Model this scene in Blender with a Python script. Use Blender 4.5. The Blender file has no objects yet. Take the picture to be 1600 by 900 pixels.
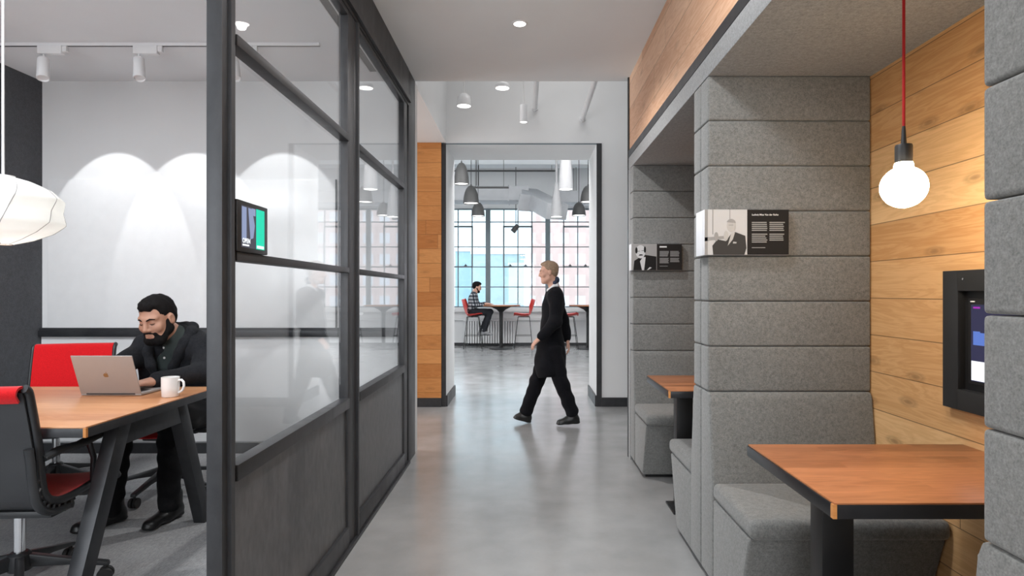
import bpy, bmesh, math, random
import numpy as np
from mathutils import Vector, Matrix, Euler

# ---------------------------------------------------------------- camera, world, lights, exposure
F, VX, VY, H = 950.0, 821.0, 457.0, 1.26          # focal length in pixels, vanishing point, eye height
def at(px, py, Y):                                 # point of the place at depth Y seen at a pixel of the photograph
    return Vector(((px - VX) / F * Y, Y, H - (py - VY) / F * Y))

C = bpy.context.scene.collection
SC = bpy.context.scene
cam_d = bpy.data.cameras.new('camera'); cam = bpy.data.objects.new('camera', cam_d); C.objects.link(cam)
cam_d.sensor_width = 36.0; cam_d.lens = F / 1600 * 36.0
cam_d.shift_x = -(VX - 800) / 1600; cam_d.shift_y = (VY - 450) / 1600
cam_d.clip_start = 0.05; cam_d.clip_end = 400
cam.location = (0, 0, H); cam.rotation_euler = (math.pi / 2, 0, 0)
SC.camera = cam

SC.view_settings.view_transform = 'Standard'
SC.view_settings.look = 'None'
SC.view_settings.exposure = 0.52
SC.view_settings.gamma = 1.0
SC.view_settings.use_curve_mapping = False
SC.cycles.use_denoising = True
SC.cycles.max_bounces = 10
SC.cycles.diffuse_bounces = 5
SC.cycles.glossy_bounces = 4
SC.cycles.transparent_max_bounces = 16
SC.cycles.sample_clamp_indirect = 6.0

W = bpy.data.worlds.new('sky'); SC.world = W; W.use_nodes = True
wb = W.node_tree.nodes['Background']
wb.inputs['Color'].default_value = (0.86, 0.94, 1.0, 1); wb.inputs['Strength'].default_value = 3.0

def light(name, kind, loc, energy, color=(1, 1, 1), size=0.1, size_y=None, rot=(0, 0, 0), spot=None, blend=0.2):
    d = bpy.data.lights.new(name, kind); d.energy = energy; d.color = color
    if kind == 'AREA':
        d.size = size
        if size_y: d.shape = 'RECTANGLE'; d.size_y = size_y
        else: d.shape = 'DISK'
    else:
        d.shadow_soft_size = size
    if spot: d.spot_size = spot; d.spot_blend = blend
    o = bpy.data.objects.new(name, d); C.objects.link(o); o.location = loc; o.rotation_euler = rot
    return o
PI = math.pi
# unseen area fill added behind the camera to light the corridor ahead
light('rear_fill', 'AREA', (-0.3, -2.6, 1.7), 46, (0.93, 0.965, 1), 1.5, 2.2, (PI / 2, 0, 0))
# unseen fills added to brighten the corridor and the open bay beyond it
light('corridor_fill_rear', 'AREA', (-0.03, -0.9, 2.88), 16, (1, 0.98, 0.96), 0.5)
light('corridor_fill_front', 'AREA', (-0.035, 1.9, 2.90), 20, (0.97, 0.985, 1), 0.4)
light('bay_fill', 'AREA', (0.4, 5.75, 4.25), 8, (1, 0.98, 0.96), 1.4, 1.0)
# fill light added out of view in the passage left of the portal
light('passage_fill', 'AREA', (-4.0, 5.8, 1.6), 48, (0.95, 0.975, 1), 1.5, 2.2, (PI / 2, 0, -PI / 2))
# unseen fill added under the meeting room ceiling
light('meeting_room_fill_top', 'AREA', (-2.95, 2.0, 2.86), 62, (0.91, 0.955, 1), 1.6, 1.2)
# frontal fill added before the meeting room's solid front wall
light('meeting_room_fill_front', 'AREA', (-2.5, -0.7, 1.55), 46, (0.91, 0.955, 1), 2.2, 1.6, (PI / 2, 0, 0))
# fill lights added in the lounge beyond the portal, clear of its pendants
for i, x in enumerate((-3.2, 0.2, 3.6)):
    light('lounge_fill', 'AREA', (x, 8.1, 4.15), 85, (1, 0.99, 0.98), 2.4, 1.6)

# ---------------------------------------------------------------- node materials
def new_mat(name):
    m = bpy.data.materials.new(name); m.use_nodes = True
    nt = m.node_tree; b = nt.nodes['Principled BSDF']
    return m, nt, b
def ND(nt, typ, props=None, **ins):
    n = nt.nodes.new(typ)
    for k, v in (props or {}).items(): setattr(n, k, v)
    for k, v in ins.items():
        k2 = int(k[1:]) if k[0] == 'i' and k[1:].isdigit() else k.replace('_', ' ')
        s = n.inputs[k2]
        if isinstance(v, bpy.types.NodeSocket): nt.links.new(v, s)
        else: s.default_value = v
    return n
def MA(nt, op, a, b=0.0, c=0.0):
    return ND(nt, 'ShaderNodeMath', {'operation': op}, i0=a, i1=b, i2=c).outputs[0]
def MIX(nt, fac, a, b, mode='MIX'):
    n = nt.nodes.new('ShaderNodeMix'); n.data_type = 'RGBA'; n.blend_type = mode
    for k, v in ((0, fac), (6, a), (7, b)):
        s = n.inputs[k]
        if isinstance(v, bpy.types.NodeSocket): nt.links.new(v, s)
        elif k == 0: s.default_value = v
        else: s.default_value = (*v[:3], 1)
    return n.outputs[2]
def RAMP(nt, fac, stops):
    n = nt.nodes.new('ShaderNodeValToRGB'); nt.links.new(fac, n.inputs[0])
    e = n.color_ramp.elements
    while len(e) < len(stops): e.new(0.5)
    for k, (p, c) in enumerate(stops):
        e[k].position = p; e[k].color = (*c, 1) if len(c) == 3 else c
    return n.outputs[0]
def OBJ(nt):
    return nt.nodes.new('ShaderNodeTexCoord').outputs['Object']
def MAPV(nt, v, scale=(1, 1, 1), loc=(0, 0, 0)):
    return ND(nt, 'ShaderNodeMapping', None, Vector=v, Scale=scale, Location=loc).outputs[0]
def NOISE(nt, v, scale, detail=4.0, rough=0.55, dist=0.0):
    return ND(nt, 'ShaderNodeTexNoise', None, Vector=v, Scale=scale, Detail=detail, Roughness=rough, Distortion=dist).outputs[0]
def BUMP(nt, b, h, strength, dist):
    n = ND(nt, 'ShaderNodeBump', None, Height=h, Strength=strength, Distance=dist)
    nt.links.new(n.outputs[0], b.inputs['Normal'])
def srgb(r, g, b):
    return tuple(((c / 255) / 12.92 if c / 255 <= .04045 else ((c / 255 + .055) / 1.055) ** 2.4) for c in (r, g, b))

def plain(name, col, rough=0.5, metal=0.0, spec=0.5, mottle=0.0, mscale=12.0, coat=0.0):
    m, nt, b = new_mat(name)
    b.inputs['Roughness'].default_value = rough; b.inputs['Metallic'].default_value = metal
    b.inputs['Specular IOR Level'].default_value = spec
    b.inputs['Coat Weight'].default_value = coat
    n = NOISE(nt, OBJ(nt), mscale, 5)
    k = max(mottle, 0.02)
    c = RAMP(nt, n, [(0.3, tuple(x * (1 - k) for x in col)), (0.7, tuple(min(1, x * (1 + k)) for x in col))])
    nt.links.new(c, b.inputs['Base Color'])
    return m
def emissive(name, col, strength, base=(0.8, 0.8, 0.8)):
    m, nt, b = new_mat(name)
    b.inputs['Base Color'].default_value = (*base, 1)
    b.inputs['Emission Color'].default_value = (*col, 1); b.inputs['Emission Strength'].default_value = strength
    return m
def glass(name, tint=(1, 1, 1), ior=1.45, gain=1.0):
    m = bpy.data.materials.new(name); m.use_nodes = True; nt = m.node_tree; nt.nodes.clear()
    out = nt.nodes.new('ShaderNodeOutputMaterial')
    fc = ND(nt, 'ShaderNodeLayerWeight', None, Blend=0.5).outputs['Facing']     # Schlick reflectance, the same from both sides
    f0 = ((ior - 1) / (ior + 1)) ** 2
    fr = MA(nt, 'MULTIPLY', MA(nt, 'ADD', MA(nt, 'MULTIPLY', MA(nt, 'POWER', fc, 5.0), 1 - f0), f0), gain)
    t = ND(nt, 'ShaderNodeBsdfTransparent', None, Color=(*tint, 1)).outputs[0]
    g = ND(nt, 'ShaderNodeBsdfGlossy', None, Color=(1, 1, 1, 1), Roughness=0.0).outputs[0]
    mx = ND(nt, 'ShaderNodeMixShader', None, i0=fr, i1=t, i2=g).outputs[0]
    nt.links.new(mx, out.inputs[0])
    return m
def felt(name, col, amp=0.28, weave=260.0, bump=0.25, sheen=0.25):
    m, nt, b = new_mat(name)
    v = OBJ(nt)
    n1 = NOISE(nt, v, weave, 3, 0.7); n2 = NOISE(nt, v, weave * 0.35, 4, 0.6); n3 = NOISE(nt, v, 3.0, 3)
    s = MA(nt, 'ADD', MA(nt, 'MULTIPLY', n1, 0.55), MA(nt, 'ADD', MA(nt, 'MULTIPLY', n2, 0.38), MA(nt, 'MULTIPLY', n3, 0.07)))
    c = RAMP(nt, s, [(0.36, tuple(x * (1 - amp) for x in col)), (0.64, tuple(x * (1 + amp) for x in col))])
    nt.links.new(c, b.inputs['Base Color'])
    b.inputs['Roughness'].default_value = 0.95; b.inputs['Specular IOR Level'].default_value = 0.15
    b.inputs['Sheen Weight'].default_value = sheen; b.inputs['Sheen Roughness'].default_value = 0.5
    BUMP(nt, b, n1, bump, 0.002)
    return m
def planks(name, u_ax, v_ax, h, length, dark, light_, rough=0.45, knots=1.0, groove=0.02, grain=46.0, spec=0.4, phase=0.0, contrast=1.0):
    """wooden boards: u_ax runs along the board, v_ax across it"""
    m, nt, b = new_mat(name)
    sep = ND(nt, 'ShaderNodeSeparateXYZ', None, Vector=OBJ(nt))
    u, v = sep.outputs[u_ax], MA(nt, 'ADD', sep.outputs[v_ax], phase)
    row = MA(nt, 'FLOOR', MA(nt, 'DIVIDE', v, h))
    rn = ND(nt, 'ShaderNodeTexWhiteNoise', {'noise_dimensions': '1D'}, W=MA(nt, 'ADD', row, 3.3)).outputs[0]
    uu = MA(nt, 'ADD', u, MA(nt, 'MULTIPLY', rn, length * 3.7))
    col = MA(nt, 'FLOOR', MA(nt, 'DIVIDE', uu, length))
    idv = ND(nt, 'ShaderNodeCombineXYZ', None, X=row, Y=col).outputs[0]
    wn = ND(nt, 'ShaderNodeTexWhiteNoise', {'noise_dimensions': '2D'}, Vector=idv).outputs[0]
    off = MA(nt, 'MULTIPLY', wn, 37.0)
    fl = ND(nt, 'ShaderNodeCombineXYZ', None, X=MA(nt, 'MULTIPLY', u, 1.0), Y=MA(nt, 'MULTIPLY', v, 9.0), Z=off).outputs[0]
    n_big = NOISE(nt, fl, 1.6, 4, 0.55, 1.2)
    fg = ND(nt, 'ShaderNodeCombineXYZ', None, X=MA(nt, 'MULTIPLY', u, 3.0), Y=MA(nt, 'MULTIPLY', v, grain * 2.4), Z=off).outputs[0]
    n_fine = NOISE(nt, fg, 1.6, 5, 0.6, 0.3)
    rings = MA(nt, 'SINE', MA(nt, 'ADD', MA(nt, 'MULTIPLY', n_big, 44.0), MA(nt, 'MULTIPLY', n_fine, 3.0)))
    t = MA(nt, 'ADD', MA(nt, 'MULTIPLY', rings, 0.09 * contrast), MA(nt, 'ADD', MA(nt, 'MULTIPLY', n_fine, 0.30 * contrast), MA(nt, 'MULTIPLY', MA(nt, 'SUBTRACT', wn, 0.5), 0.50)))
    t = MA(nt, 'ADD', t, 0.5 - 0.15 * contrast)
    c = RAMP(nt, t, [(0.12, dark), (0.85, light_)])
    if knots > 0:
        fk = ND(nt, 'ShaderNodeCombineXYZ', None, X=MA(nt, 'ADD', MA(nt, 'MULTIPLY', u, 1.9), off), Y=MA(nt, 'MULTIPLY', v, 5.2), Z=0.0).outputs[0]
        vo = ND(nt, 'ShaderNodeTexVoronoi', {'feature': 'F1', 'voronoi_dimensions': '2D'}, Vector=fk, Scale=1.0, Randomness=1.0).outputs['Distance']
        vo = MA(nt, 'ADD', vo, MA(nt, 'MULTIPLY', MA(nt, 'SUBTRACT', n_fine, 0.5), 0.05))
        kf = RAMP(nt, vo, [(0.0, (1, 1, 1)), (0.035, (0.8, 0.8, 0.8)), (0.06, (0.35, 0.35, 0.35)), (0.075, (0.55, 0.55, 0.55)), (0.13, (0, 0, 0))])
        c = MIX(nt, MA(nt, 'MULTIPLY', kf, 0.6 * knots), c, tuple(x * 0.28 for x in dark))
    if groove > 0:
        fr = MA(nt, 'FRACT', MA(nt, 'DIVIDE', v, h))
        g1 = MA(nt, 'LESS_THAN', fr, groove)
        fu = MA(nt, 'FRACT', MA(nt, 'DIVIDE', uu, length))
        g2 = MA(nt, 'LESS_THAN', fu, groove * h / length)
        g = MA(nt, 'MAXIMUM', g1, g2)
        c = MIX(nt, MA(nt, 'MULTIPLY', g, 0.75), c, tuple(x * 0.2 for x in dark))
    nt.links.new(c, b.inputs['Base Color'])
    b.inputs['Roughness'].default_value = rough; b.inputs['Specular IOR Level'].default_value = spec
    BUMP(nt, b, n_fine, 0.12, 0.001)
    return m
def concrete(name):
    m, nt, b = new_mat(name)
    v = OBJ(nt)
    n1 = NOISE(nt, v, 0.8, 5, 0.5, 0.0); n2 = NOISE(nt, v, 3.4, 4, 0.5, 0.0); n3 = NOISE(nt, v, 60, 3)
    s = MA(nt, 'ADD', MA(nt, 'MULTIPLY', n1, 0.5), MA(nt, 'ADD', MA(nt, 'MULTIPLY', n2, 0.46), MA(nt, 'MULTIPLY', n3, 0.04)))
    c = RAMP(nt, s, [(0.27, (0.225, 0.227, 0.228)), (0.5, (0.31, 0.312, 0.311)), (0.73, (0.40, 0.402, 0.402))])
    nt.links.new(c, b.inputs['Base Color'])
    r = RAMP(nt, n2, [(0.2, (0.17, 0.17, 0.17)), (0.8, (0.24, 0.24, 0.24))])
    nt.links.new(r, b.inputs['Roughness'])
    b.inputs['Specular IOR Level'].default_value = 0.55
    return m
def steel(name, lo, hi, rough=0.42, metal=0.75):
    m, nt, b = new_mat(name)
    v = MAPV(nt, OBJ(nt), (1, 1.6, 0.8))
    n1 = NOISE(nt, v, 2.6, 6, 0.6, 0.8); n2 = NOISE(nt, v, 22, 5, 0.6)
    s = MA(nt, 'ADD', MA(nt, 'MULTIPLY', n1, 0.7), MA(nt, 'MULTIPLY', n2, 0.3))
    nt.links.new(RAMP(nt, s, [(0.35, lo), (0.66, hi)]), b.inputs['Base Color'])
    nt.links.new(RAMP(nt, n1, [(0.3, (rough - .08,) * 3), (0.7, (rough + .1,) * 3)]), b.inputs['Roughness'])
    b.inputs['Metallic'].default_value = metal
    return m
def carpet(name):
    m, nt, b = new_mat(name)
    v = OBJ(nt)
    n1 = NOISE(nt, MAPV(nt, v, (3, 1, 1)), 45, 4, 0.7); n2 = NOISE(nt, v, 2.2, 4); n3 = NOISE(nt, v, 300, 2)
    s = MA(nt, 'ADD', MA(nt, 'MULTIPLY', n1, 0.45), MA(nt, 'ADD', MA(nt, 'MULTIPLY', n2, 0.25), MA(nt, 'MULTIPLY', n3, 0.3)))
    nt.links.new(RAMP(nt, s, [(0.35, (0.20, 0.203, 0.21)), (0.65, (0.44, 0.445, 0.45))]), b.inputs['Base Color'])
    b.inputs['Roughness'].default_value = 1.0; b.inputs['Specular IOR Level'].default_value = 0.1
    BUMP(nt, b, n1, 0.5, 0.004)
    return m
def facade(name, wall, win, su, sv, u_ax=0, v_ax=2, fu=0.55, fv=0.5):
    m, nt, b = new_mat(name)
    sep = ND(nt, 'ShaderNodeSeparateXYZ', None, Vector=OBJ(nt))
    a = MA(nt, 'LESS_THAN', MA(nt, 'FRACT', MA(nt, 'DIVIDE', sep.outputs[u_ax], su)), fu)
    c = MA(nt, 'LESS_THAN', MA(nt, 'FRACT', MA(nt, 'DIVIDE', sep.outputs[v_ax], sv)), fv)
    k = MA(nt, 'MULTIPLY', a, c)
    n = NOISE(nt, OBJ(nt), 1.2, 4)
    w = RAMP(nt, n, [(0.3, tuple(x * .9 for x in wall)), (0.7, tuple(min(1, x * 1.08) for x in wall))])
    nt.links.new(MIX(nt, k, w, win), b.inputs['Base Color'])
    b.inputs['Roughness'].default_value = 0.8
    return m
def plaid(name):
    m, nt, b = new_mat(name)
    sep = ND(nt, 'ShaderNodeSeparateXYZ', None, Vector=OBJ(nt))
    def stripe(s, p): return MA(nt, 'LESS_THAN', MA(nt, 'FRACT', MA(nt, 'DIVIDE', s, p)), 0.42)
    x = stripe(MA(nt, 'ADD', sep.outputs[0], sep.outputs[1]), 0.075); z = stripe(sep.outputs[2], 0.075)
    s = MA(nt, 'ADD', MA(nt, 'MULTIPLY', x, 0.5), MA(nt, 'MULTIPLY', z, 0.5))
    nt.links.new(RAMP(nt, s, [(0.0, (0.012, 0.014, 0.02)), (0.5, (0.09, 0.10, 0.12)), (1.0, (0.5, 0.5, 0.52))]), b.inputs['Base Color'])
    b.inputs['Roughness'].default_value = 0.9
    return m

M = {}
M['white_wall'] = plain('white_wall', (0.74, 0.745, 0.75), 0.75, mottle=0.015, mscale=2)
M['ceiling'] = plain('ceiling_paint', (0.83, 0.855, 0.875), 0.85, mottle=0.015, mscale=2)
M['grey_wall'] = plain('grey_wall', (0.68, 0.685, 0.69), 0.8, mottle=0.02, mscale=3)
M['whiteboard'] = plain('whiteboard', (0.76, 0.765, 0.77), 0.22, mottle=0.01)
M['concrete'] = concrete('polished_concrete')
M['carpet'] = carpet('grey_carpet')
M['dark_felt'] = felt('charcoal_felt_wall', (0.062, 0.065, 0.073), 0.3, 120)
M['felt'] = felt('grey_heather_felt', (0.178, 0.181, 0.176), 0.34, 210)
M['felt_soffit'] = felt('grey_felt_soffit', (0.22, 0.224, 0.226), 0.34, 170)
M['steel'] = steel('blackened_steel', (0.075, 0.076, 0.08), (0.19, 0.19, 0.195), 0.4, 0.6)
M['frame'] = steel('dark_steel_frame', (0.03, 0.031, 0.034), (0.055, 0.056, 0.06), 0.42, 0.4)
M['black'] = plain('black_metal', (0.012, 0.012, 0.013), 0.4, 0.0, mottle=0.1)
M['edge_black'] = plain('black_table_edge', (0.016, 0.016, 0.018), 0.3, 0.0, mottle=0.1)
M['oak'] = planks('oak_wall_boards', 1, 2, 0.158, 6.0, srgb(194, 140, 86), srgb(236, 193, 140), 0.5, 1.0, 0.022, phase=0.03)
M['oak_panel'] = planks('oak_end_panel', 0, 2, 0.158, 2.2, srgb(176, 108, 50), srgb(214, 150, 88), 0.5, 0.5, 0.02)
M['fascia'] = planks('weathered_oak_fascia', 1, 2, 0.19, 3.1, srgb(212, 164, 130), srgb(248, 214, 184), 0.6, 0.4, 0.014, grain=30, contrast=1.2)
M['table_wood'] = planks('oiled_table_wood', 0, 1, 0.062, 0.9, srgb(122, 72, 40), srgb(188, 124, 82), 0.33, 0.0, 0.0, spec=0.5, contrast=1.1)
M['desk_wood'] = planks('oak_meeting_table', 0, 1, 0.13, 1.4, srgb(174, 114, 74), srgb(212, 158, 116), 0.3, 0.0, 0.0, spec=0.5, contrast=0.9)
M['glass'] = glass('partition_glass', (0.985, 0.99, 0.99), 1.45, 0.85)
M['window_glass'] = glass('window_glass', (0.97, 0.99, 1.0), 1.4)
M['grey_metal'] = plain('window_grey_metal', (0.16, 0.20, 0.22), 0.45, 0.1, mottle=0.05)
M['galvanised'] = plain('galvanised_duct', (0.46, 0.47, 0.49), 0.5, 0.1, mottle=0.06, mscale=5)
M['white_metal'] = plain('white_enamel', (0.78, 0.78, 0.79), 0.35)
M['cone_white'] = plain('cone_pendant_white', (0.33, 0.33, 0.34), 0.5)
M['lamp_grey'] = plain('grey_lamp_shade', (0.07, 0.069, 0.069), 0.5)
M['red_mesh'] = felt('red_chair_mesh', (0.58, 0.008, 0.012), 0.2, 420, 0.15)
M['red_shell'] = plain('red_moulded_shell', (0.62, 0.03, 0.02), 0.32, mottle=0.04)
M['white_shell'] = plain('white_moulded_shell', (0.75, 0.72, 0.68), 0.35)
M['chair_dark'] = plain('graphite_plastic', (0.022, 0.023, 0.025), 0.42, mottle=0.08)
M['chair_mid'] = plain('dark_grey_chair_back', (0.03, 0.031, 0.034), 0.5, mottle=0.08)
M['chrome'] = plain('chrome', (0.75, 0.75, 0.76), 0.15, 1.0)
M['rubber'] = plain('black_rubber', (0.012, 0.012, 0.012), 0.6)
M['aluminium'] = plain('silver_aluminium', (0.40, 0.385, 0.375), 0.4, 0.4, mottle=0.01)
M['gold'] = plain('gold_logo', (0.30, 0.19, 0.09), 0.3, 0.6)
M['ceramic'] = plain('white_ceramic', (0.82, 0.81, 0.80), 0.2, coat=0.3)
M['red_cord'] = plain('red_textile_cord', (0.42, 0.008, 0.01), 0.8)
M['white_cord'] = plain('white_cord', (0.75, 0.75, 0.75), 0.6)
M['bulb'] = emissive('glowing_bulb', (1.0, 0.80, 0.55), 44.0)
def translucent(name, dif, tra):
    m = bpy.data.materials.new(name); m.use_nodes = True; nt = m.node_tree; nt.nodes.clear()
    out = nt.nodes.new('ShaderNodeOutputMaterial')
    n = NOISE(nt, OBJ(nt), 9.0, 4)
    c = RAMP(nt, n, [(0.3, tuple(x * .95 for x in dif)), (0.7, dif)])
    a = ND(nt, 'ShaderNodeBsdfDiffuse', None, Color=c).outputs[0]
    t = ND(nt, 'ShaderNodeBsdfTranslucent', None, Color=(*tra, 1)).outputs[0]
    nt.links.new(ND(nt, 'ShaderNodeMixShader', None, i0=0.5, i1=a, i2=t).outputs[0], out.inputs[0])
    return m
M['bubble'] = translucent('bubble_shade', (0.60, 0.60, 0.595), (0.86, 0.86, 0.845))
M['lamp_glow'] = emissive('lamp_glow', (1.0, 0.97, 0.92), 9.0)
M['lamp_soft'] = emissive('lamp_soft_glow', (1.0, 0.98, 0.95), 3.0)
M['skin'] = plain('skin', (0.50, 0.27, 0.185), 0.5, mottle=0.07, mscale=30)
M['skin_fair'] = plain('fair_skin', (0.60, 0.34, 0.25), 0.5, mottle=0.05, mscale=30)
M['lips'] = plain('lips', (0.42, 0.15, 0.13), 0.45)
M['hair_black'] = plain('black_hair', (0.007, 0.006, 0.006), 0.85, 0.0, 0.2, mottle=0.3, mscale=90)
M['hair_fair'] = plain('sandy_grey_hair', (0.30, 0.20, 0.13), 0.6, mottle=0.3, mscale=90)
M['jacket'] = felt('charcoal_knit', (0.018, 0.019, 0.022), 0.35, 160, 0.3, 0.03)
M['coat'] = felt('black_wool', (0.006, 0.006, 0.008), 0.3, 120, 0.2, 0.03)
M['shirt_green'] = plain('dark_green_shirt', (0.03, 0.042, 0.04), 0.8, mottle=0.15)
M['trouser_black'] = felt('black_denim', (0.007, 0.007, 0.008), 0.3, 200, 0.2, 0.03)
M['trouser_grey'] = felt('dark_grey_denim', (0.02, 0.021, 0.026), 0.3, 200, 0.2, 0.03)
M['shoe'] = plain('black_leather', (0.007, 0.007, 0.007), 0.4)
M['shoe_grey'] = plain('grey_trainers', (0.22, 0.22, 0.23), 0.6, mottle=0.3)
M['plaid'] = plaid('plaid_shirt')
M['white_cloth'] = plain('white_cotton', (0.75, 0.75, 0.76), 0.8)
M['navy_cloth'] = plain('navy_scarf', (0.03, 0.04, 0.07), 0.9)
M['photo_light'] = plain('photo_pale_grey', (0.52, 0.52, 0.525), 0.85, 0.0, 0.12)
M['photo_mid'] = plain('photo_mid_grey', (0.30, 0.295, 0.29), 0.85, 0.0, 0.12)
M['photo_dark'] = plain('photo_dark_grey', (0.05, 0.048, 0.046), 0.85, 0.0, 0.12)
M['photo_black'] = plain('photo_black', (0.016, 0.015, 0.015), 0.85, 0.0, 0.12)
M['photo_skin'] = plain('photo_face_grey', (0.45, 0.44, 0.43), 0.85, 0.0, 0.12)
M['sign_black'] = plain('sign_black', (0.021, 0.019, 0.018), 0.85, 0.0, 0.12)
M['sign_white'] = plain('sign_white', (0.82, 0.83, 0.86), 0.5)
M['text_white'] = plain('lettering_white', (0.72, 0.72, 0.72), 0.6)
M['text_grey'] = plain('lettering_grey', (0.26, 0.26, 0.26), 0.6)
M['scr_green'] = emissive('screen_green', srgb(0, 196, 160), 0.95, (0, 0, 0))
M['scr_blue'] = emissive('screen_blue_grey', srgb(128, 140, 172), 0.9, (0, 0, 0))
M['scr_dark'] = emissive('screen_dark', srgb(62, 62, 74), 0.8, (0, 0, 0))
M['scr_white'] = emissive('screen_white', (0.85, 0.9, 0.95), 1.0, (0, 0, 0))
M['scr_navy'] = emissive('screen_navy', srgb(40, 40, 66), 1.0, (0, 0, 0))
M['scr_azure'] = emissive('screen_azure', srgb(84, 112, 186), 0.9, (0, 0, 0))
M['scr_magenta'] = emissive('screen_magenta', srgb(150, 40, 160), 0.9, (0, 0, 0))
M['pink_brick'] = facade('pale_brick_facade', (0.36, 0.275, 0.258), (0.375, 0.375, 0.40), 1.5, 1.9, fu=0.62, fv=0.5)
M['pale_blue'] = facade('pale_blue_facade', (0.335, 0.475, 0.52), (0.30, 0.44, 0.495), 3.0, 3.4, fu=0.5, fv=0.5)
M['pale_tower'] = facade('blue_tower_facade', (0.25, 0.385, 0.44), (0.23, 0.36, 0.42), 2.0, 3.4)
M['sky_standin'] = facade('sky_standin_facade', (0.54, 0.62, 0.65), (0.50, 0.59, 0.63), 3.0, 4.0)  # pale sky tone put into a facade colour
M['asphalt'] = plain('street_grey', (0.30, 0.31, 0.32), 0.9)

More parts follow.
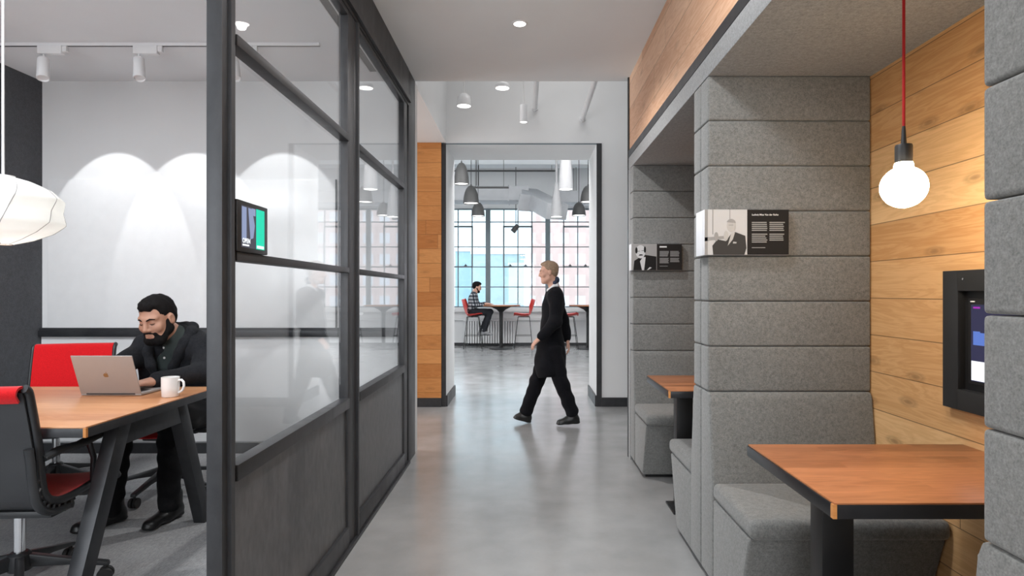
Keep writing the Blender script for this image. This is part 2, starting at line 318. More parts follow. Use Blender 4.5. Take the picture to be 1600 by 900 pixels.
# ---------------------------------------------------------------- mesh helpers
class MB:
    """collects shapes in one bmesh and links them as ONE mesh object"""
    def __init__(self): self.bm = bmesh.new()
    def box(self, x0, x1, y0, y1, z0, z1, bev=0.0, seg=2, mat=None, rot=None):
        b = bmesh.new(); bmesh.ops.create_cube(b, size=1.0)
        sx, sy, sz = x1 - x0, y1 - y0, z1 - z0
        for v in b.verts: v.co = Vector((v.co.x * sx, v.co.y * sy, v.co.z * sz))
        if bev > 0: bmesh.ops.bevel(b, geom=b.edges[:], offset=min(bev, .49 * min(abs(sx), abs(sy), abs(sz))), segments=seg, profile=0.6, affect='EDGES')
        c = Vector(((x0 + x1) / 2, (y0 + y1) / 2, (z0 + z1) / 2))
        for v in b.verts:
            if rot is not None: v.co = rot @ v.co
            v.co += c
        self._join(b, mat); return self
    def prism(self, pts, axis, a0, a1, bev=0.0, seg=2, mat=None):
        """polygon pts (2d) extruded along axis from a0 to a1; the 2d coords fill the other two axes in order"""
        b = bmesh.new()
        def mk(p, a):
            if axis == 0: return Vector((a, p[0], p[1]))
            if axis == 1: return Vector((p[0], a, p[1]))
            return Vector((p[0], p[1], a))
        lo = [b.verts.new(mk(p, a0)) for p in pts]; hi = [b.verts.new(mk(p, a1)) for p in pts]
        n = len(pts); b.faces.new(lo); b.faces.new(hi[::-1])
        for i in range(n): b.faces.new((lo[i], hi[i], hi[(i + 1) % n], lo[(i + 1) % n]))
        bmesh.ops.recalc_face_normals(b, faces=b.faces[:])
        if bev > 0: bmesh.ops.bevel(b, geom=b.edges[:], offset=bev, segments=seg, profile=0.6, affect='EDGES')
        self._join(b, mat); return self
    def tube(self, pts, r, n=10, cap=True, flat=None):
        """round bar along a path; r a number or one per point"""
        b = bmesh.new(); pts = [Vector(p) for p in pts]; rings = []
        up0 = None
        for i, p in enumerate(pts):
            t = (pts[min(i + 1, len(pts) - 1)] - pts[max(i - 1, 0)]).normalized()
            if up0 is None:
                up0 = Vector((0, 0, 1)) if abs(t.z) < 0.9 else Vector((1, 0, 0))
            s = t.cross(up0).normalized(); up = s.cross(t).normalized(); up0 = up
            rr = r[i] if isinstance(r, (list, tuple)) else r
            fx, fz = flat if flat else (1, 1)
            rings.append([b.verts.new(p + rr * (math.cos(a) * s * fx + math.sin(a) * up * fz)) for a in [2 * PI * k / n for k in range(n)]])
        for i in range(len(rings) - 1):
            for k in range(n): b.faces.new((rings[i][k], rings[i][(k + 1) % n], rings[i + 1][(k + 1) % n], rings[i + 1][k]))
        if cap:
            b.faces.new(rings[0][::-1]); b.faces.new(rings[-1])
        self._join(b); return self
    def lathe(self, prof, c=(0, 0, 0), n=32, closed=False, rot=None):
        b = bmesh.new(); c = Vector(c); rings = []
        for (r, z) in prof:
            ring = []
            for k in range(n):
                a = 2 * PI * k / n; v = Vector((r * math.cos(a), r * math.sin(a), z))
                if rot is not None: v = rot @ v
                ring.append(b.verts.new(v + c))
            rings.append(ring)
        m = len(rings)
        for i in range(m if closed else m - 1):
            A, B = rings[i], rings[(i + 1) % m]
            for k in range(n): b.faces.new((A[k], A[(k + 1) % n], B[(k + 1) % n], B[k]))
        if not closed:
            for ring, flip in ((rings[0], True), (rings[-1], False)):
                if True: b.faces.new(ring[::-1] if flip else ring)
        bmesh.ops.remove_doubles(b, verts=b.verts[:], dist=1e-6)
        bmesh.ops.recalc_face_normals(b, faces=b.faces[:])
        self._join(b); return self
    def grid(self, fn, nu, nv):
        b = bmesh.new()
        vs = [[b.verts.new(fn(i / nu, j / nv)) for j in range(nv + 1)] for i in range(nu + 1)]
        for i in range(nu):
            for j in range(nv): b.faces.new((vs[i][j], vs[i + 1][j], vs[i + 1][j + 1], vs[i][j + 1]))
        self._join(b); return self
    def sheet(self, fn, nu, nv, th):
        """curved sheet with thickness"""
        def nrm(u, v):
            e = 1e-3; a = fn(min(1, u + e), v) - fn(max(0, u - e), v); c = fn(u, min(1, v + e)) - fn(u, max(0, v - e))
            return a.cross(c).normalized()
        b = bmesh.new()
        P = [[fn(i / nu, j / nv) for j in range(nv + 1)] for i in range(nu + 1)]
        N = [[nrm(i / nu, j / nv) for j in range(nv + 1)] for i in range(nu + 1)]
        A = [[b.verts.new(P[i][j] + N[i][j] * th / 2) for j in range(nv + 1)] for i in range(nu + 1)]
        B = [[b.verts.new(P[i][j] - N[i][j] * th / 2) for j in range(nv + 1)] for i in range(nu + 1)]
        for i in range(nu):
            for j in range(nv):
                b.faces.new((A[i][j], A[i + 1][j], A[i + 1][j + 1], A[i][j + 1]))
                b.faces.new((B[i][j], B[i][j + 1], B[i + 1][j + 1], B[i + 1][j]))
        for i in range(nu):
            b.faces.new((A[i][0], B[i][0], B[i + 1][0], A[i + 1][0])); b.faces.new((A[i][nv], A[i + 1][nv], B[i + 1][nv], B[i][nv]))
        for j in range(nv):
            b.faces.new((A[0][j], A[0][j + 1], B[0][j + 1], B[0][j])); b.faces.new((A[nu][j], B[nu][j], B[nu][j + 1], A[nu][j + 1]))
        bmesh.ops.recalc_face_normals(b, faces=b.faces[:])
        self._join(b); return self
    def _join(self, b, mat=None):
        if mat is not None:
            for v in b.verts: v.co = mat @ v.co
        me = bpy.data.meshes.new('tmp'); b.to_mesh(me); b.free(); self.bm.from_mesh(me); bpy.data.meshes.remove(me)
    def build(self, name, mat, parent=None, smooth=35, world=False):
        me = bpy.data.meshes.new(name); self.bm.to_mesh(me); self.bm.free()
        return link(name, me, mat, parent, smooth, world)
def link(name, me, mat, parent=None, smooth=35, world=False):
    me.materials.append(mat)
    if smooth:
        me.shade_smooth(); me.set_sharp_from_angle(angle=math.radians(smooth))
    o = bpy.data.objects.new(name, me); C.objects.link(o)
    if parent is not None:
        o.parent = parent
        if world:                                   # geometry was given in world coordinates
            bpy.context.view_layer.update()
            o.matrix_parent_inverse = parent.matrix_world.inverted()
    return o
def tag(o, label, cat, group=None):
    o['label'] = label; o['category'] = cat
    if group: o['group'] = group
    return o
def struct(o):
    o['kind'] = 'structure'; return o
def thing(name, label, cat, loc=(0, 0, 0), rotz=0.0, group=None):
    o = bpy.data.objects.new(name, None); C.objects.link(o); o.empty_display_size = 0.1
    o.location = loc; o.rotation_euler = (0, 0, rotz)
    return tag(o, label, cat, group)
def dup(root, loc, rotz=0.0, label=None, cat=None, group=None):
    def rec(o, parent):
        c = o.copy(); C.objects.link(c)
        if parent is not None: c.parent = parent; c.matrix_parent_inverse = o.matrix_parent_inverse.copy()
        for ch in list(o.children): rec(ch, c)
        return c
    r = rec(root, None); r.location = loc; r.rotation_euler = (0, 0, rotz)
    if label: r['label'] = label
    if cat: r['category'] = cat
    if group: r['group'] = group
    return r
def text_mesh(name, body, size, mat, parent, loc, rot, extrude=0.0004, bold=0.0, align='LEFT'):
    cu = bpy.data.curves.new(name, 'FONT'); cu.body = body; cu.size = size; cu.extrude = extrude; cu.offset = bold; cu.align_x = align
    t = bpy.data.objects.new(name + '_curve', cu); C.objects.link(t)
    bpy.context.view_layer.update()
    me = bpy.data.meshes.new_from_object(t.evaluated_get(bpy.context.evaluated_depsgraph_get()))
    bpy.data.objects.remove(t); bpy.data.curves.remove(cu)
    me.transform(Matrix.Translation(loc) @ Euler(rot).to_matrix().to_4x4())
    return link(name, me, mat, parent, 0)
# ---------------------------------------------------------------- the setting
XP, XF, XW, ZC = -0.865, 0.79, 1.498, 2.91       # partition plane, booth front plane, booth back wall, ceiling height
YB, YE, YP, YQ, YW = 4.75, 4.75, 6.72, 7.50, 14.4 # meeting room back wall, corridor ceiling end, portal wall front and back, window wall

def sbox(name, mat, *boxes, bev=0.0):
    m = MB()
    for b in boxes: m.box(*b, bev=bev)
    return struct(m.build(name, mat))
sbox('floor', M['concrete'], (-6.2, 6.2, -3.2, 14.7, -0.12, 0.0))
sbox('floor_carpet', M['carpet'], (-3.775, XP - 0.05, -0.8, YB, 0.0, 0.006))
sbox('ceiling', M['ceiling'], (XP + 0.0, 1.62, -3.2, YE, ZC, 4.42))
sbox('ceiling_meeting_room', M['ceiling'], (-3.9, XP, -0.9, YB + 0.12, ZC, 4.42))
sbox('ceiling_lounge', M['ceiling'], (-6.3, 6.3, YE, 14.7, 4.30, 4.42))
sbox('wall_left', M['dark_felt'], (-3.90, -3.775, -0.9, YB + 0.12, 0, ZC))
sbox('wall_meeting_front', M['white_wall'], (-3.775, XP - 0.05, -0.9, -0.8, 0, ZC))
sbox('wall_back', M['grey_wall'], (-3.775, XP - 0.002, YB, YB + 0.12, 0, ZC))
sbox('baseboard_back', M['frame'], (-3.775, XP - 0.05, YB - 0.014, YB, 0.006, 0.085))
sbox('wall_corridor_left_blocker', M['white_wall'], (XP - 0.05, XP, -3.2, 0.85, 0, 2.64))  # stretch beside the meeting room is added, unseen, to block its light
sbox('wall_rear', M['white_wall'], (-1.0, 1.62, -3.3, -3.2, 0, ZC))
# dropped ceiling over the passage left of the portal, portal wall with its deep reveal
sbox('trim_bulkhead', M['white_wall'], (-4.2, -0.875, YB + 0.12, YP, ZC, 4.30))
sbox('wall_passage', M['white_wall'], (-4.3, -4.2, YB + 0.12, YP, 0, ZC))
sbox('wall_portal', M['white_wall'], (-4.3, -0.877, YP, YQ, 0, 4.30), (0.785, 6.2, YP, YQ, 0, 4.30), (-0.877, 0.785, YP, YQ, 2.894, 4.30))
sbox('trim_portal_left', M['frame'], (-0.927, -0.877, YP - 0.012, YP, 0.0, 2.905))
sbox('trim_portal_right', M['frame'], (0.785, 0.842, YP - 0.012, YP, 0.0, 2.905))
sbox('trim_portal_top', M['grey_metal'], (-0.927, 0.842, YP - 0.008, YP, 2.894, 2.908))
sbox('wall_oak_panel', M['oak_panel'], (-4.2, -0.927, YP - 0.03, YP, 0.10, ZC))
sbox('baseboard_oak_panel', M['frame'], (-4.2, -0.927, YP - 0.034, YP, 0.0, 0.10))
sbox('baseboard_portal', M['frame'], (0.842, 4.0, YP - 0.016, YP, 0.0, 0.10),
     (0.769, 0.785, YP, YQ, 0.0, 0.12), (-0.877, -0.861, YP, YQ, 0.0, 0.12))
sbox('wall_bay_right', M['white_wall'], (3.6, 3.7, YE - 0.1, YP, 0, 4.30), (1.62, 3.7, YE - 0.17, YE - 0.07, 0, 4.30))
# booth shell: oak back wall, felt soffit with its front lip, black strip, weathered oak fascia
sbox('wall_right', M['oak'], (XW, XW + 0.1, -3.2, 4.66, 0, 2.21))
sbox('trim_soffit', M['felt_soffit'], (XF, XW + 0.1, -3.2, 4.66, 2.198, 2.292), bev=0.008)
sbox('trim_black_strip', M['frame'], (XF + 0.0, XF + 0.05, -3.2, 4.665, 2.292, 2.345))
sbox('trim_fascia', M['fascia'], (XF + 0.008, XF + 0.05, -3.2, 4.66, 2.345, ZC))
sbox('trim_booth_end', M['frame'], (XF - 0.004, XW + 0.12, 4.66, 4.685, 0, ZC))
# lounge shell
PX = [-5.138, -3.721, -2.304, -0.887, 0.53, 1.947, 3.364, 4.781]
sbox('wall_window_side', M['white_wall'], (-6.2, 6.2, YW + .02, 14.7, 0, 0.90), (-6.2, 6.2, YW + .02, 14.7, 3.25, 4.30), (-6.2, PX[0], YW + .02, 14.7, .9, 3.25), (PX[-1], 6.2, YW + .02, 14.7, .9, 3.25))
sbox('wall_lounge_left', M['white_wall'], (-6.3, -6.2, YP, 14.7, 0, 4.3))
sbox('wall_lounge_right', M['white_wall'], (6.2, 6.3, YP, 14.7, 0, 4.3))
sbox('trim_sill', M['white_wall'], (-6.2, 6.2, YW - 0.10, YW + .03, 0.80, 0.905), bev=0.008)
sbox('trim_window_ledge', M['white_wall'], (-6.2, 6.2, YW - 0.05, YW + .02, 0.60, 0.645), bev=0.008)
sbox('baseboard_window_side', M['frame'], (-6.2, 6.2, YW - 0.0, YW + .02, 0.0, 0.07))
sbox('trim_ceiling_beam', M['ceiling'], (-6.2, 6.2, 12.9, 13.3, 3.98, 4.3))

# steel windows with small panes; each window a frame with its own glass and vent latches
ZR = [0.91, 1.39, 1.865, 2.34, 2.81, 2.93, 3.24]
for i in range(len(PX) - 1):
    x0, x1 = PX[i] + 0.045, PX[i + 1] - 0.045
    if i in (3, 4): pass
    m = MB()
    m.box(x0, x1, YW, YW + .05, .905, .935); m.box(x0, x1, YW, YW + .05, 3.215, 3.25)
    m.box(PX[i] - .0, x0 + .012, YW - .01, YW + .06, .905, 3.25); m.box(x1 - .012, PX[i + 1], YW - .01, YW + .06, .905, 3.25)
    q = (x1 - x0) / 4
    for k in (1, 2, 3): m.box(x0 + k * q - .012, x0 + k * q + .012, YW + .005, YW + .035, .92, 3.23)
    for z in ZR[1:4] + [2.93]: m.box(x0, x1, YW + .005, YW + .035, z - .011, z + .011)
    w = struct(m.build('window_%d' % (i + 1), M['grey_metal']))
    s = MB()                                              # the opening vent in the middle
    for a, b, z0, z1 in ((x0 + q, x0 + q * 3, 2.80, 2.84), (x0 + q, x0 + q * 3, 1.85, 1.885), (x0 + q - .02, x0 + q + .015, 1.85, 2.84), (x0 + 3 * q - .015, x0 + 3 * q + .02, 1.85, 2.84)):
        s.box(a, b, YW - .015, YW + .03, z0, z1)
    s.build('vent_sash', M['grey_metal'], w)
    for k in (1.45, 2.55):
        MB().box(x0 + k * q - .035, x0 + k * q + .035, YW - .03, YW - .01, 1.885, 1.905, bev=.004).box(x0 + k * q - .012, x0 + k * q + .012, YW - .045, YW - .012, 1.90, 1.93, bev=.004).build('latch', M['frame'], w)
    MB().box(x0, x1, YW + .016, YW + .022, .92, 3.23).build('glass', M['window_glass'], w)

# the city outside the windows
struct(MB().box(-60, 60, 15.5, 140, -12.2, -12).build('street', M['asphalt']))
def tower(name, x0, x1, y0, y1, z1, mat, label, roof=True):
    t = thing(name, label, 'building', ((x0 + x1) / 2, (y0 + y1) / 2, -12))
    MB().box(x0, x1, y0, y1, -12, z1).build('facade', mat, t, 0, True)
    MB().box(x0 - .2, x1 + .2, y0 - .2, y1 + .2, z1, z1 + .7).build('parapet', M['white_wall'], t, 0, True)
    return t
tower('brick_building', 0.6, 22, 55, 75, 28, M['pink_brick'], 'pale pink brick building filling the right half of the far windows')
tower('office_block', -7.0, -0.2, 80, 95, 6.3, M['pale_blue'], 'low pale blue building behind the middle panes of the far windows')
tower('sky_standin_block', -30, 4, 125, 140, 40, M['sky_standin'], 'added pale block standing in for sky in the upper panes of the left and middle windows')  # added block, its pale colour stands in for the sky
tower('office_tower', -11.3, -8.0, 98, 110, 7.9, M['pale_tower'], 'blue grey tower seen through the left panes above the seated man')

# ---------------------------------------------------------------- the steel and glass partition
XI = XP - 0.046
def sliding_door(n, y0, y1):
    d = MB().box(XI, XP, y0, y0 + .082, .02, 2.64, bev=.004).build('stile', M['frame'])
    d.name = 'door_%d' % n; struct(d)
    s2 = MB().box(XI, XP, y1 - .11, y1, .02, 2.64, bev=.004); s2.build('stile', M['frame'], d)
    MB().box(XP, XP + .012, y0 + .03, y0 + .05, .02, 2.64).build('stile_bead', M['frame'], d)
    a, b = y0 + .08, y1 - .105
    for nm, z0, z1, k in (('bottom_rail', .02, .115, .006), ('lock_rail', .695, .745, .008), ('glazing_bar', 1.355, 1.382, .006), ('glazing_bar', 1.998, 2.032, .006), ('top_rail', 2.615, 2.64, .0)):
        MB().box(XI + .004, XP + k, a, b, z0, z1, bev=.004).build(nm, M['frame'], d)
    MB().box(XI + .012, XP - .010, a, b, .11, .70).build('steel_panel', M['steel'], d)
    MB().box(XI + .019, XI + .027, a, b, .74, 2.62).build('glass', M['glass'], d)
    return d
sliding_door(1, 1.734, 3.075)
sliding_door(2, 3.075, 4.44)
sbox('trim_partition_post', M['frame'], (XI - .03, XP + .004, 4.49, YB - .003, 0, ZC - .001), bev=.004)
sbox('trim_partition_post_inner', M['frame'], (XI, XP - .012, 4.44, 4.49, 0, ZC - .001))
sbox('trim_partition_header', M['frame'], (XI - .01, XP + .004, -0.8, 4.49, 2.64, ZC - .001), (XP + .004, XP + .022, -0.8, 4.49, 2.66, 2.70))
sbox('trim_partition_track', M['frame'], (XI - .02, XP + .016, 1.5, 4.49, 0.0, .02))

# ---------------------------------------------------------------- booths
def bench(y, s, label, xr=1.494):
    """high-backed bench; its back is at depth y and it faces s along Y"""
    t = thing('booth_bench', label, 'booth seat', (XF, y, 0), 0, 'high-backed grey felt booth benches')
    def Y(d): return y + s * d
    def bx(m, x0, x1, d0, d1, z0, z1, bev, seg=3):
        a, b = sorted((Y(d0), Y(d1))); m.box(x0, x1, a, b, z0, z1, bev=bev, seg=seg)
    m = MB()
    zs = [.831 + .1955 * k for k in range(8)]; zs[-1] = 2.198
    for k in range(7): bx(m, XF, xr, .002, .110, zs[k] + .0012, zs[k + 1] - .0012, .010)
    m.build('backrest', M['felt'], t, 50, True)
    m = MB(); m.prism([(Y(.002), .829), (Y(.116), .829), (Y(.128), .80), (Y(.172), .42), (Y(.172), .03), (Y(.002), .03)], 0, XF + .001, xr, bev=.012, seg=3)
    m.build('lumbar_cushion', M['felt'], t, 50, True)
    m = MB(); m.prism([(Y(.168), .025), (Y(.46), .025), (Y(.585), .385), (Y(.168), .385)], 0, XF + .004, xr, bev=.012, seg=3)
    m.build('base', M['felt'], t, 50, True)
    m = MB(); bx(m, XF + .001, xr, .166, .615, .386, .457, .028, 4)
    m.build('seat_cushion', M['felt'], t, 50, True)
    m = MB(); bx(m, XF + .03, xr, .02, .42, 0, .027, .0)
    m.build('plinth', M['black'], t, 0, True)
    return t
bench(0.942, 1, 'grey felt booth bench at the photo\'s right edge with its back toward the camera')
bench(2.740, -1, 'grey felt booth bench facing the camera behind the larger wooden table')
bench(2.742, 1, 'grey felt booth bench turned away behind the first sign, only its end showing')
bench(4.580, -1, 'farthest grey felt booth bench, beyond the smaller wooden table')
sbox('wall_booth_end', M['felt_soffit'], (XF, XW, 4.583, 4.66, 0, 2.198))

def booth_table(y0, y1, label):
    t = thing('booth_table', label, 'table', (1.1, (y0 + y1) / 2, 0), 0, 'wooden booth tables with black edges')
    MB().box(.76, 1.494, y0, y1, .737, .742, bev=.0015).build('tabletop', M['table_wood'], t, 20, True)
    MB().box(.757, 1.494, y0 - .002, y1 + .002, .702, .737, bev=.002).build('edge_band', M['edge_black'], t, 20, True)
    MB().box(.7562, .766, y0 - .0030, y0 + .010, .703, .7375).build('corner_block', M['oak_panel'], t, 0, True)
    c = (y0 + y1) / 2
    MB().box(.872, .965, c - .0, c + .075, .012, .702, bev=.002).build('leg', M['black'], t, 20, True)
    MB().box(.84, 1.12, c - .06, c + .14, 0.0, .012, bev=.003).build('foot_plate', M['black'], t, 20, True)
    MB().box(1.44, 1.496, y0 + .08, y1 - .08, .64, .702, bev=.003).build('wall_bracket', M['black'], t, 20, True)
    return t
booth_table(1.497, 2.076, 'larger wooden booth table with black edge in the front booth')
booth_table(3.21, 3.80, 'smaller looking wooden booth table partly hidden behind the first booth back')

# pendant bulb
def bulb_pendant(loc, label, power):
    x, y, z = loc
    t = thing('bulb_pendant', label, 'pendant lamp', (x, y, 2.198))
    MB().lathe([(.05, 0), (.05, -.012), (.042, -.02), (.0, -.02)], (0, 0, 0), 24).build('canopy', M['black'], t)
    MB().tube([(0, 0, -.01), (0, 0, z - 2.198 + .165)], .0042, 8).build('cord', M['red_cord'], t)
    s = MB(); s.lathe([(.0, .125), (.022, .125), (.0235, .12), (.0235, .072), (.0, .072)], (0, 0, z - 2.198), 24)
    s.tube([(0, 0, z - 2.198 + .12), (0, 0, z - 2.198 + .165), (0, 0, z - 2.198 + .18)], [.0085, .006, .0045], 10)
    s.build('socket', M['chair_dark'], t)
    R = .0630; pr = [(0.0001, -R)]
    for k in range(1, 17):
        a = -PI / 2 + k * (PI * .86) / 16; pr.append((R * math.cos(a), R * math.sin(a) * .97))
    pr += [(.0255, .066), (.0225, .074), (.0001, .076)]
    MB().lathe(pr, (0, 0, z - 2.198), 36).build('bulb', M['bulb'], t)
    return t
bulb_pendant((1.12, 1.80, 1.572), 'round glowing bulb on a red cord over the larger booth table', 0)

# display recessed in a black box on the oak wall
t = thing('wall_display', 'black framed screen recessed into the oak wall of the front booth', 'screen', (XW, 1.8, .862))
ya, yb, za, zb = 1.38, 2.14, .862, 1.335
m = MB(); d0, d1 = XW - .012, XW + .002
m.box(XW - .03, XW - .001, yb - .075, yb, za, zb, bev=.002).box(XW - .03, XW - .001, ya, ya + .075, za, zb, bev=.002)
m.box(XW - .03, XW - .001, ya + .07, yb - .07, zb - .07, zb, bev=.002).box(XW - .03, XW - .001, ya + .07, yb - .07, za, za + .07, bev=.002)
m.build('frame', M['chair_dark'], t, 20, True)
MB().box(XW - .004, XW - .001, ya + .07, yb - .07, za + .07, zb - .07).build('recess_back', M['black'], t, 0, True)
MB().box(XW - .016, XW - .004, ya + .105, yb - .105, za + .095, zb - .095, bev=.002).build('bezel', M['black'], t, 20, True)
s = MB().box(XW - .0175, XW - .016, ya + .12, yb - .12, za + .105, zb - .115).build('screen', M['scr_navy'], t, 0, True)
q = XW - .0180
MB().box(q, q + .0005, ya + .12, yb - .122, za + .108, za + .172).build('white_bar', M['scr_white'], s, 0, True)
m = MB()
for k in range(9): m.box(q, q + .0005, yb - .13 - .028 * k - .03, yb - .13 - .028 * k, za + .225, za + .245 + .035 * abs(math.sin(1.7 * k + .8)))
m.build('blue_skyline', M['scr_azure'], s, 0, True)
MB().box(q, q + .0005, yb - .16, yb - .13, zb - .128, zb - .122).build('magenta_mark', M['scr_magenta'], s, 0, True)
MB().box(XW - .0165, XW - .0155, yb - .135, yb - .115, zb - .107, zb - .103).build('bezel_mark', M['text_white'], t, 0, True)
MB().lathe([(.004, 0), (.004, .002), (.0001, .003)], (XW - .03, yb - .1, zb - .03), 10, rot=Euler((0, -PI / 2, 0)).to_matrix()).build('screw', M['chrome'], t, 35, True)

# picture signs wrapped around the booth backs
def poly(m, pts, y, dy=.0006):
    m.prism(pts, 1, y - dy, y + dy)
def ell(cx, cz, rx, rz, n=24, a0=0, a1=2 * PI):
    return [(cx + rx * math.cos(a0 + (a1 - a0) * k / n), cz + rz * math.sin(a0 + (a1 - a0) * k / n)) for k in range(n)]
def sign(y0, y1, x0, x1, z0, z1, label, who):
    t = thing('wall_sign', label, 'sign', (x0, y0, z0))
    MB().box(x0, x1, y0, y0 + .024, z0, z1, bev=.001).box(x0, x0 + .018, y0 + .02, y1, z0, z1, bev=.001).build('board', M['sign_white'], t, 20, True)
    h = z1 - z0; w = x1 - x0; y = y0 - .0008
    xs = x0 + w * .505
    MB().box(xs, x1 - .0005, y - .0004, y0, z0 + .0005, z1 - .0005).build('text_panel', M['sign_black'], t, 0, True)
    if who == 1:
        p = MB().box(x0 + .001, xs, y - .0004, y0, z0 + .0005, z1 - .0005).build('photograph', M['photo_light'], t, 0, True)
        u = lambda a, b: (x0 + a * (xs - x0), z0 + b * h)
        m = MB()                                        # dark window bars and column at the left of the picture
        for pts in ([u(0, .0), u(.07, .0), u(.07, 1), u(0, 1)], [u(.18, .45), u(.2, .45), u(.2, 1), u(.18, 1)], [u(.585, .75), u(.6, .75), u(.6, 1), u(.585, 1)], [u(.0, .3), u(.5, .36), u(.5, .42), u(.0, .38)]): poly(m, pts, y - .001)
        m.build('picture_dark_shapes', M['photo_mid'], p, 0, True)
        m = MB(); poly(m, [u(.2, 0), u(.18, .2), u(.3, .34), u(.5, .3), u(.62, .46), u(.72, .5), u(.95, .42), u(.98, .15), u(.93, 0)], y - .0014); m.build('picture_suit', M['photo_dark'], p, 0, True)
        m = MB(); poly(m, [u(.54, .2), u(.62, .47), u(.71, .49), u(.66, .34)], y - .0018); poly(m, ell(*u(.62, .64), .1 * (xs - x0), .13 * h), y - .0018)
        poly(m, ell(*u(.5, .42), .055 * (xs - x0), .11 * h), y - .0018); poly(m, [u(.66, .25), u(.74, .25), u(.75, .28), u(.67, .29)], y - .0018)
        m.build('picture_face', M['photo_skin'], p, 0, True)
        m = MB(); poly(m, ell(*u(.62, .70), .105 * (xs - x0), .09 * h, 16, 0, PI), y - .0022); poly(m, [u(.56, .645), u(.67, .645), u(.67, .66), u(.56, .66)], y - .0022)
        poly(m, ell(*u(.27, .4), .05 * (xs - x0), .1 * h), y - .0022)
        m.build('picture_hair', M['photo_mid'], p, 0, True)
    else:
        p = MB().box(x0 + .001, xs, y - .0004, y0, z0 + .0005, z1 - .0005).build('photograph', M['photo_mid'], t, 0, True)
        u = lambda a, b: (x0 + a * (xs - x0), z0 + b * h)
        m = MB(); poly(m, [u(.08, 0), u(.12, .36), u(.35, .5), u(.55, .58), u(.98, .52), u(.98, 0)], y - .0014); m.build('picture_suit', M['photo_black'], p, 0, True)
        m = MB(); poly(m, [u(.34, .34), u(.42, 0), u(.5, 0), u(.56, .5), u(.45, .5)], y - .0018); poly(m, [u(.6, .0), u(.72, .12), u(.8, .1), u(.68, .02)], y - .0018); m.build('picture_shirt', M['photo_light'], p, 0, True)
        m = MB(); poly(m, ell(*u(.36, .70), .19 * (xs - x0), .25 * h), y - .0022); m.build('picture_face', M['photo_light'], p, 0, True)
        m = MB(); poly(m, ell(*u(.2, .75), .045 * (xs - x0), .12 * h), y - .0026); poly(m, ell(*u(.53, .78), .04 * (xs - x0), .12 * h), y - .0026)
        poly(m, [u(.28, .55), u(.46, .56), u(.43, .6), u(.33, .6)], y - .0026); poly(m, [u(.24, .71), u(.34, .72), u(.34, .735), u(.24, .725)], y - .0026); poly(m, [u(.4, .73), u(.49, .735), u(.49, .75), u(.4, .745)], y - .0026)
        m.build('picture_hair', M['photo_black'], p, 0, True)
    pan = MB(); ta = xs + w * .055; tw = w * .185                  # columns of print too small to read
    rnd = random.Random(4 + who)
    for c0, z_hi, rows in ((ta, .70, 11), (ta + tw * 1.13, .70, 10)):
        for r in range(rows):
            if r == 5: continue
            zz = z0 + h * (z_hi - r * .043); pan.box(c0, c0 + tw * (.86 + .14 * rnd.random()), y - .0012, y - .0004, zz, zz + h * .024)
    pan.box(ta, ta + tw * .86, y - .0012, y - .0004, z0 + h * .15, z0 + h * .165)
    pan.build('print_columns', M['text_grey'], t, 0, True)
    return t, ta, y
t, ta, y = sign(2.600, 2.73, .766, 1.126, 1.421, 1.615, 'black and pale sign with a hand-raising figure, nearer of the two booth signs', 1)
text_mesh('lettering', 'Ludwig Mies Van der Rohe', .0104, M['text_white'], t, Vector((ta - .766, y - .0012 - 2.600, .168)), (PI / 2, 0, 0), .0002, .0002)
t, ta, y = sign(4.438, 4.53, .772, 1.142, 1.422, 1.615, 'dark sign with a moustached man in a suit on the farther booth back', 2)
MB().box(ta, ta + .052, y - .0012, y - .0004, 1.588, 1.598).build('title_line', M['text_white'], t, 0, True)
# ---------------------------------------------------------------- meeting room
# whiteboard with pen tray
t = thing('whiteboard', 'wide white writing board with dark pen tray on the meeting room wall', 'whiteboard', (-2.6, YB, .0))
wx0, wx1 = at(78, 0, YB).x, at(525, 0, YB).x
MB().box(-3.72, wx1, YB - .018, YB - .002, .985, 2.14, bev=.002).build('board', M['whiteboard'], t, 20, True)
MB().box(-3.77, -0.93, YB - .05, YB - .002, .918, .965, bev=.004).box(-3.77, -0.93, YB - .035, YB - .002, .965, .985).build('tray', M['frame'], t, 20, True)
MB().box(-3.77, -0.93, YB - .016, YB - .002, .10, .915, bev=.002).build('lower_board', M['whiteboard'], t, 20, True)
MB().box(wx1, wx1 + .008, YB - .02, YB - .002, .985, 2.14).build('edge_strip', M['frame'], t, 0, True)

# linear slot in the meeting room ceiling
t = thing('ceiling_slot', 'long dark linear air slot in the meeting room ceiling beside the partition', 'air slot', (-1.13, 2.9, ZC))
MB().box(-1.155, -1.105, 0.4, 4.52, ZC - .008, ZC - .001).build('slot', M['frame'], t, 0, True)
MB().box(-1.163, -1.155, .39, 4.53, ZC - .012, ZC - .001).box(-1.105, -1.097, .39, 4.53, ZC - .012, ZC - .001).build('slot_frame', M['white_metal'], t, 0, True)

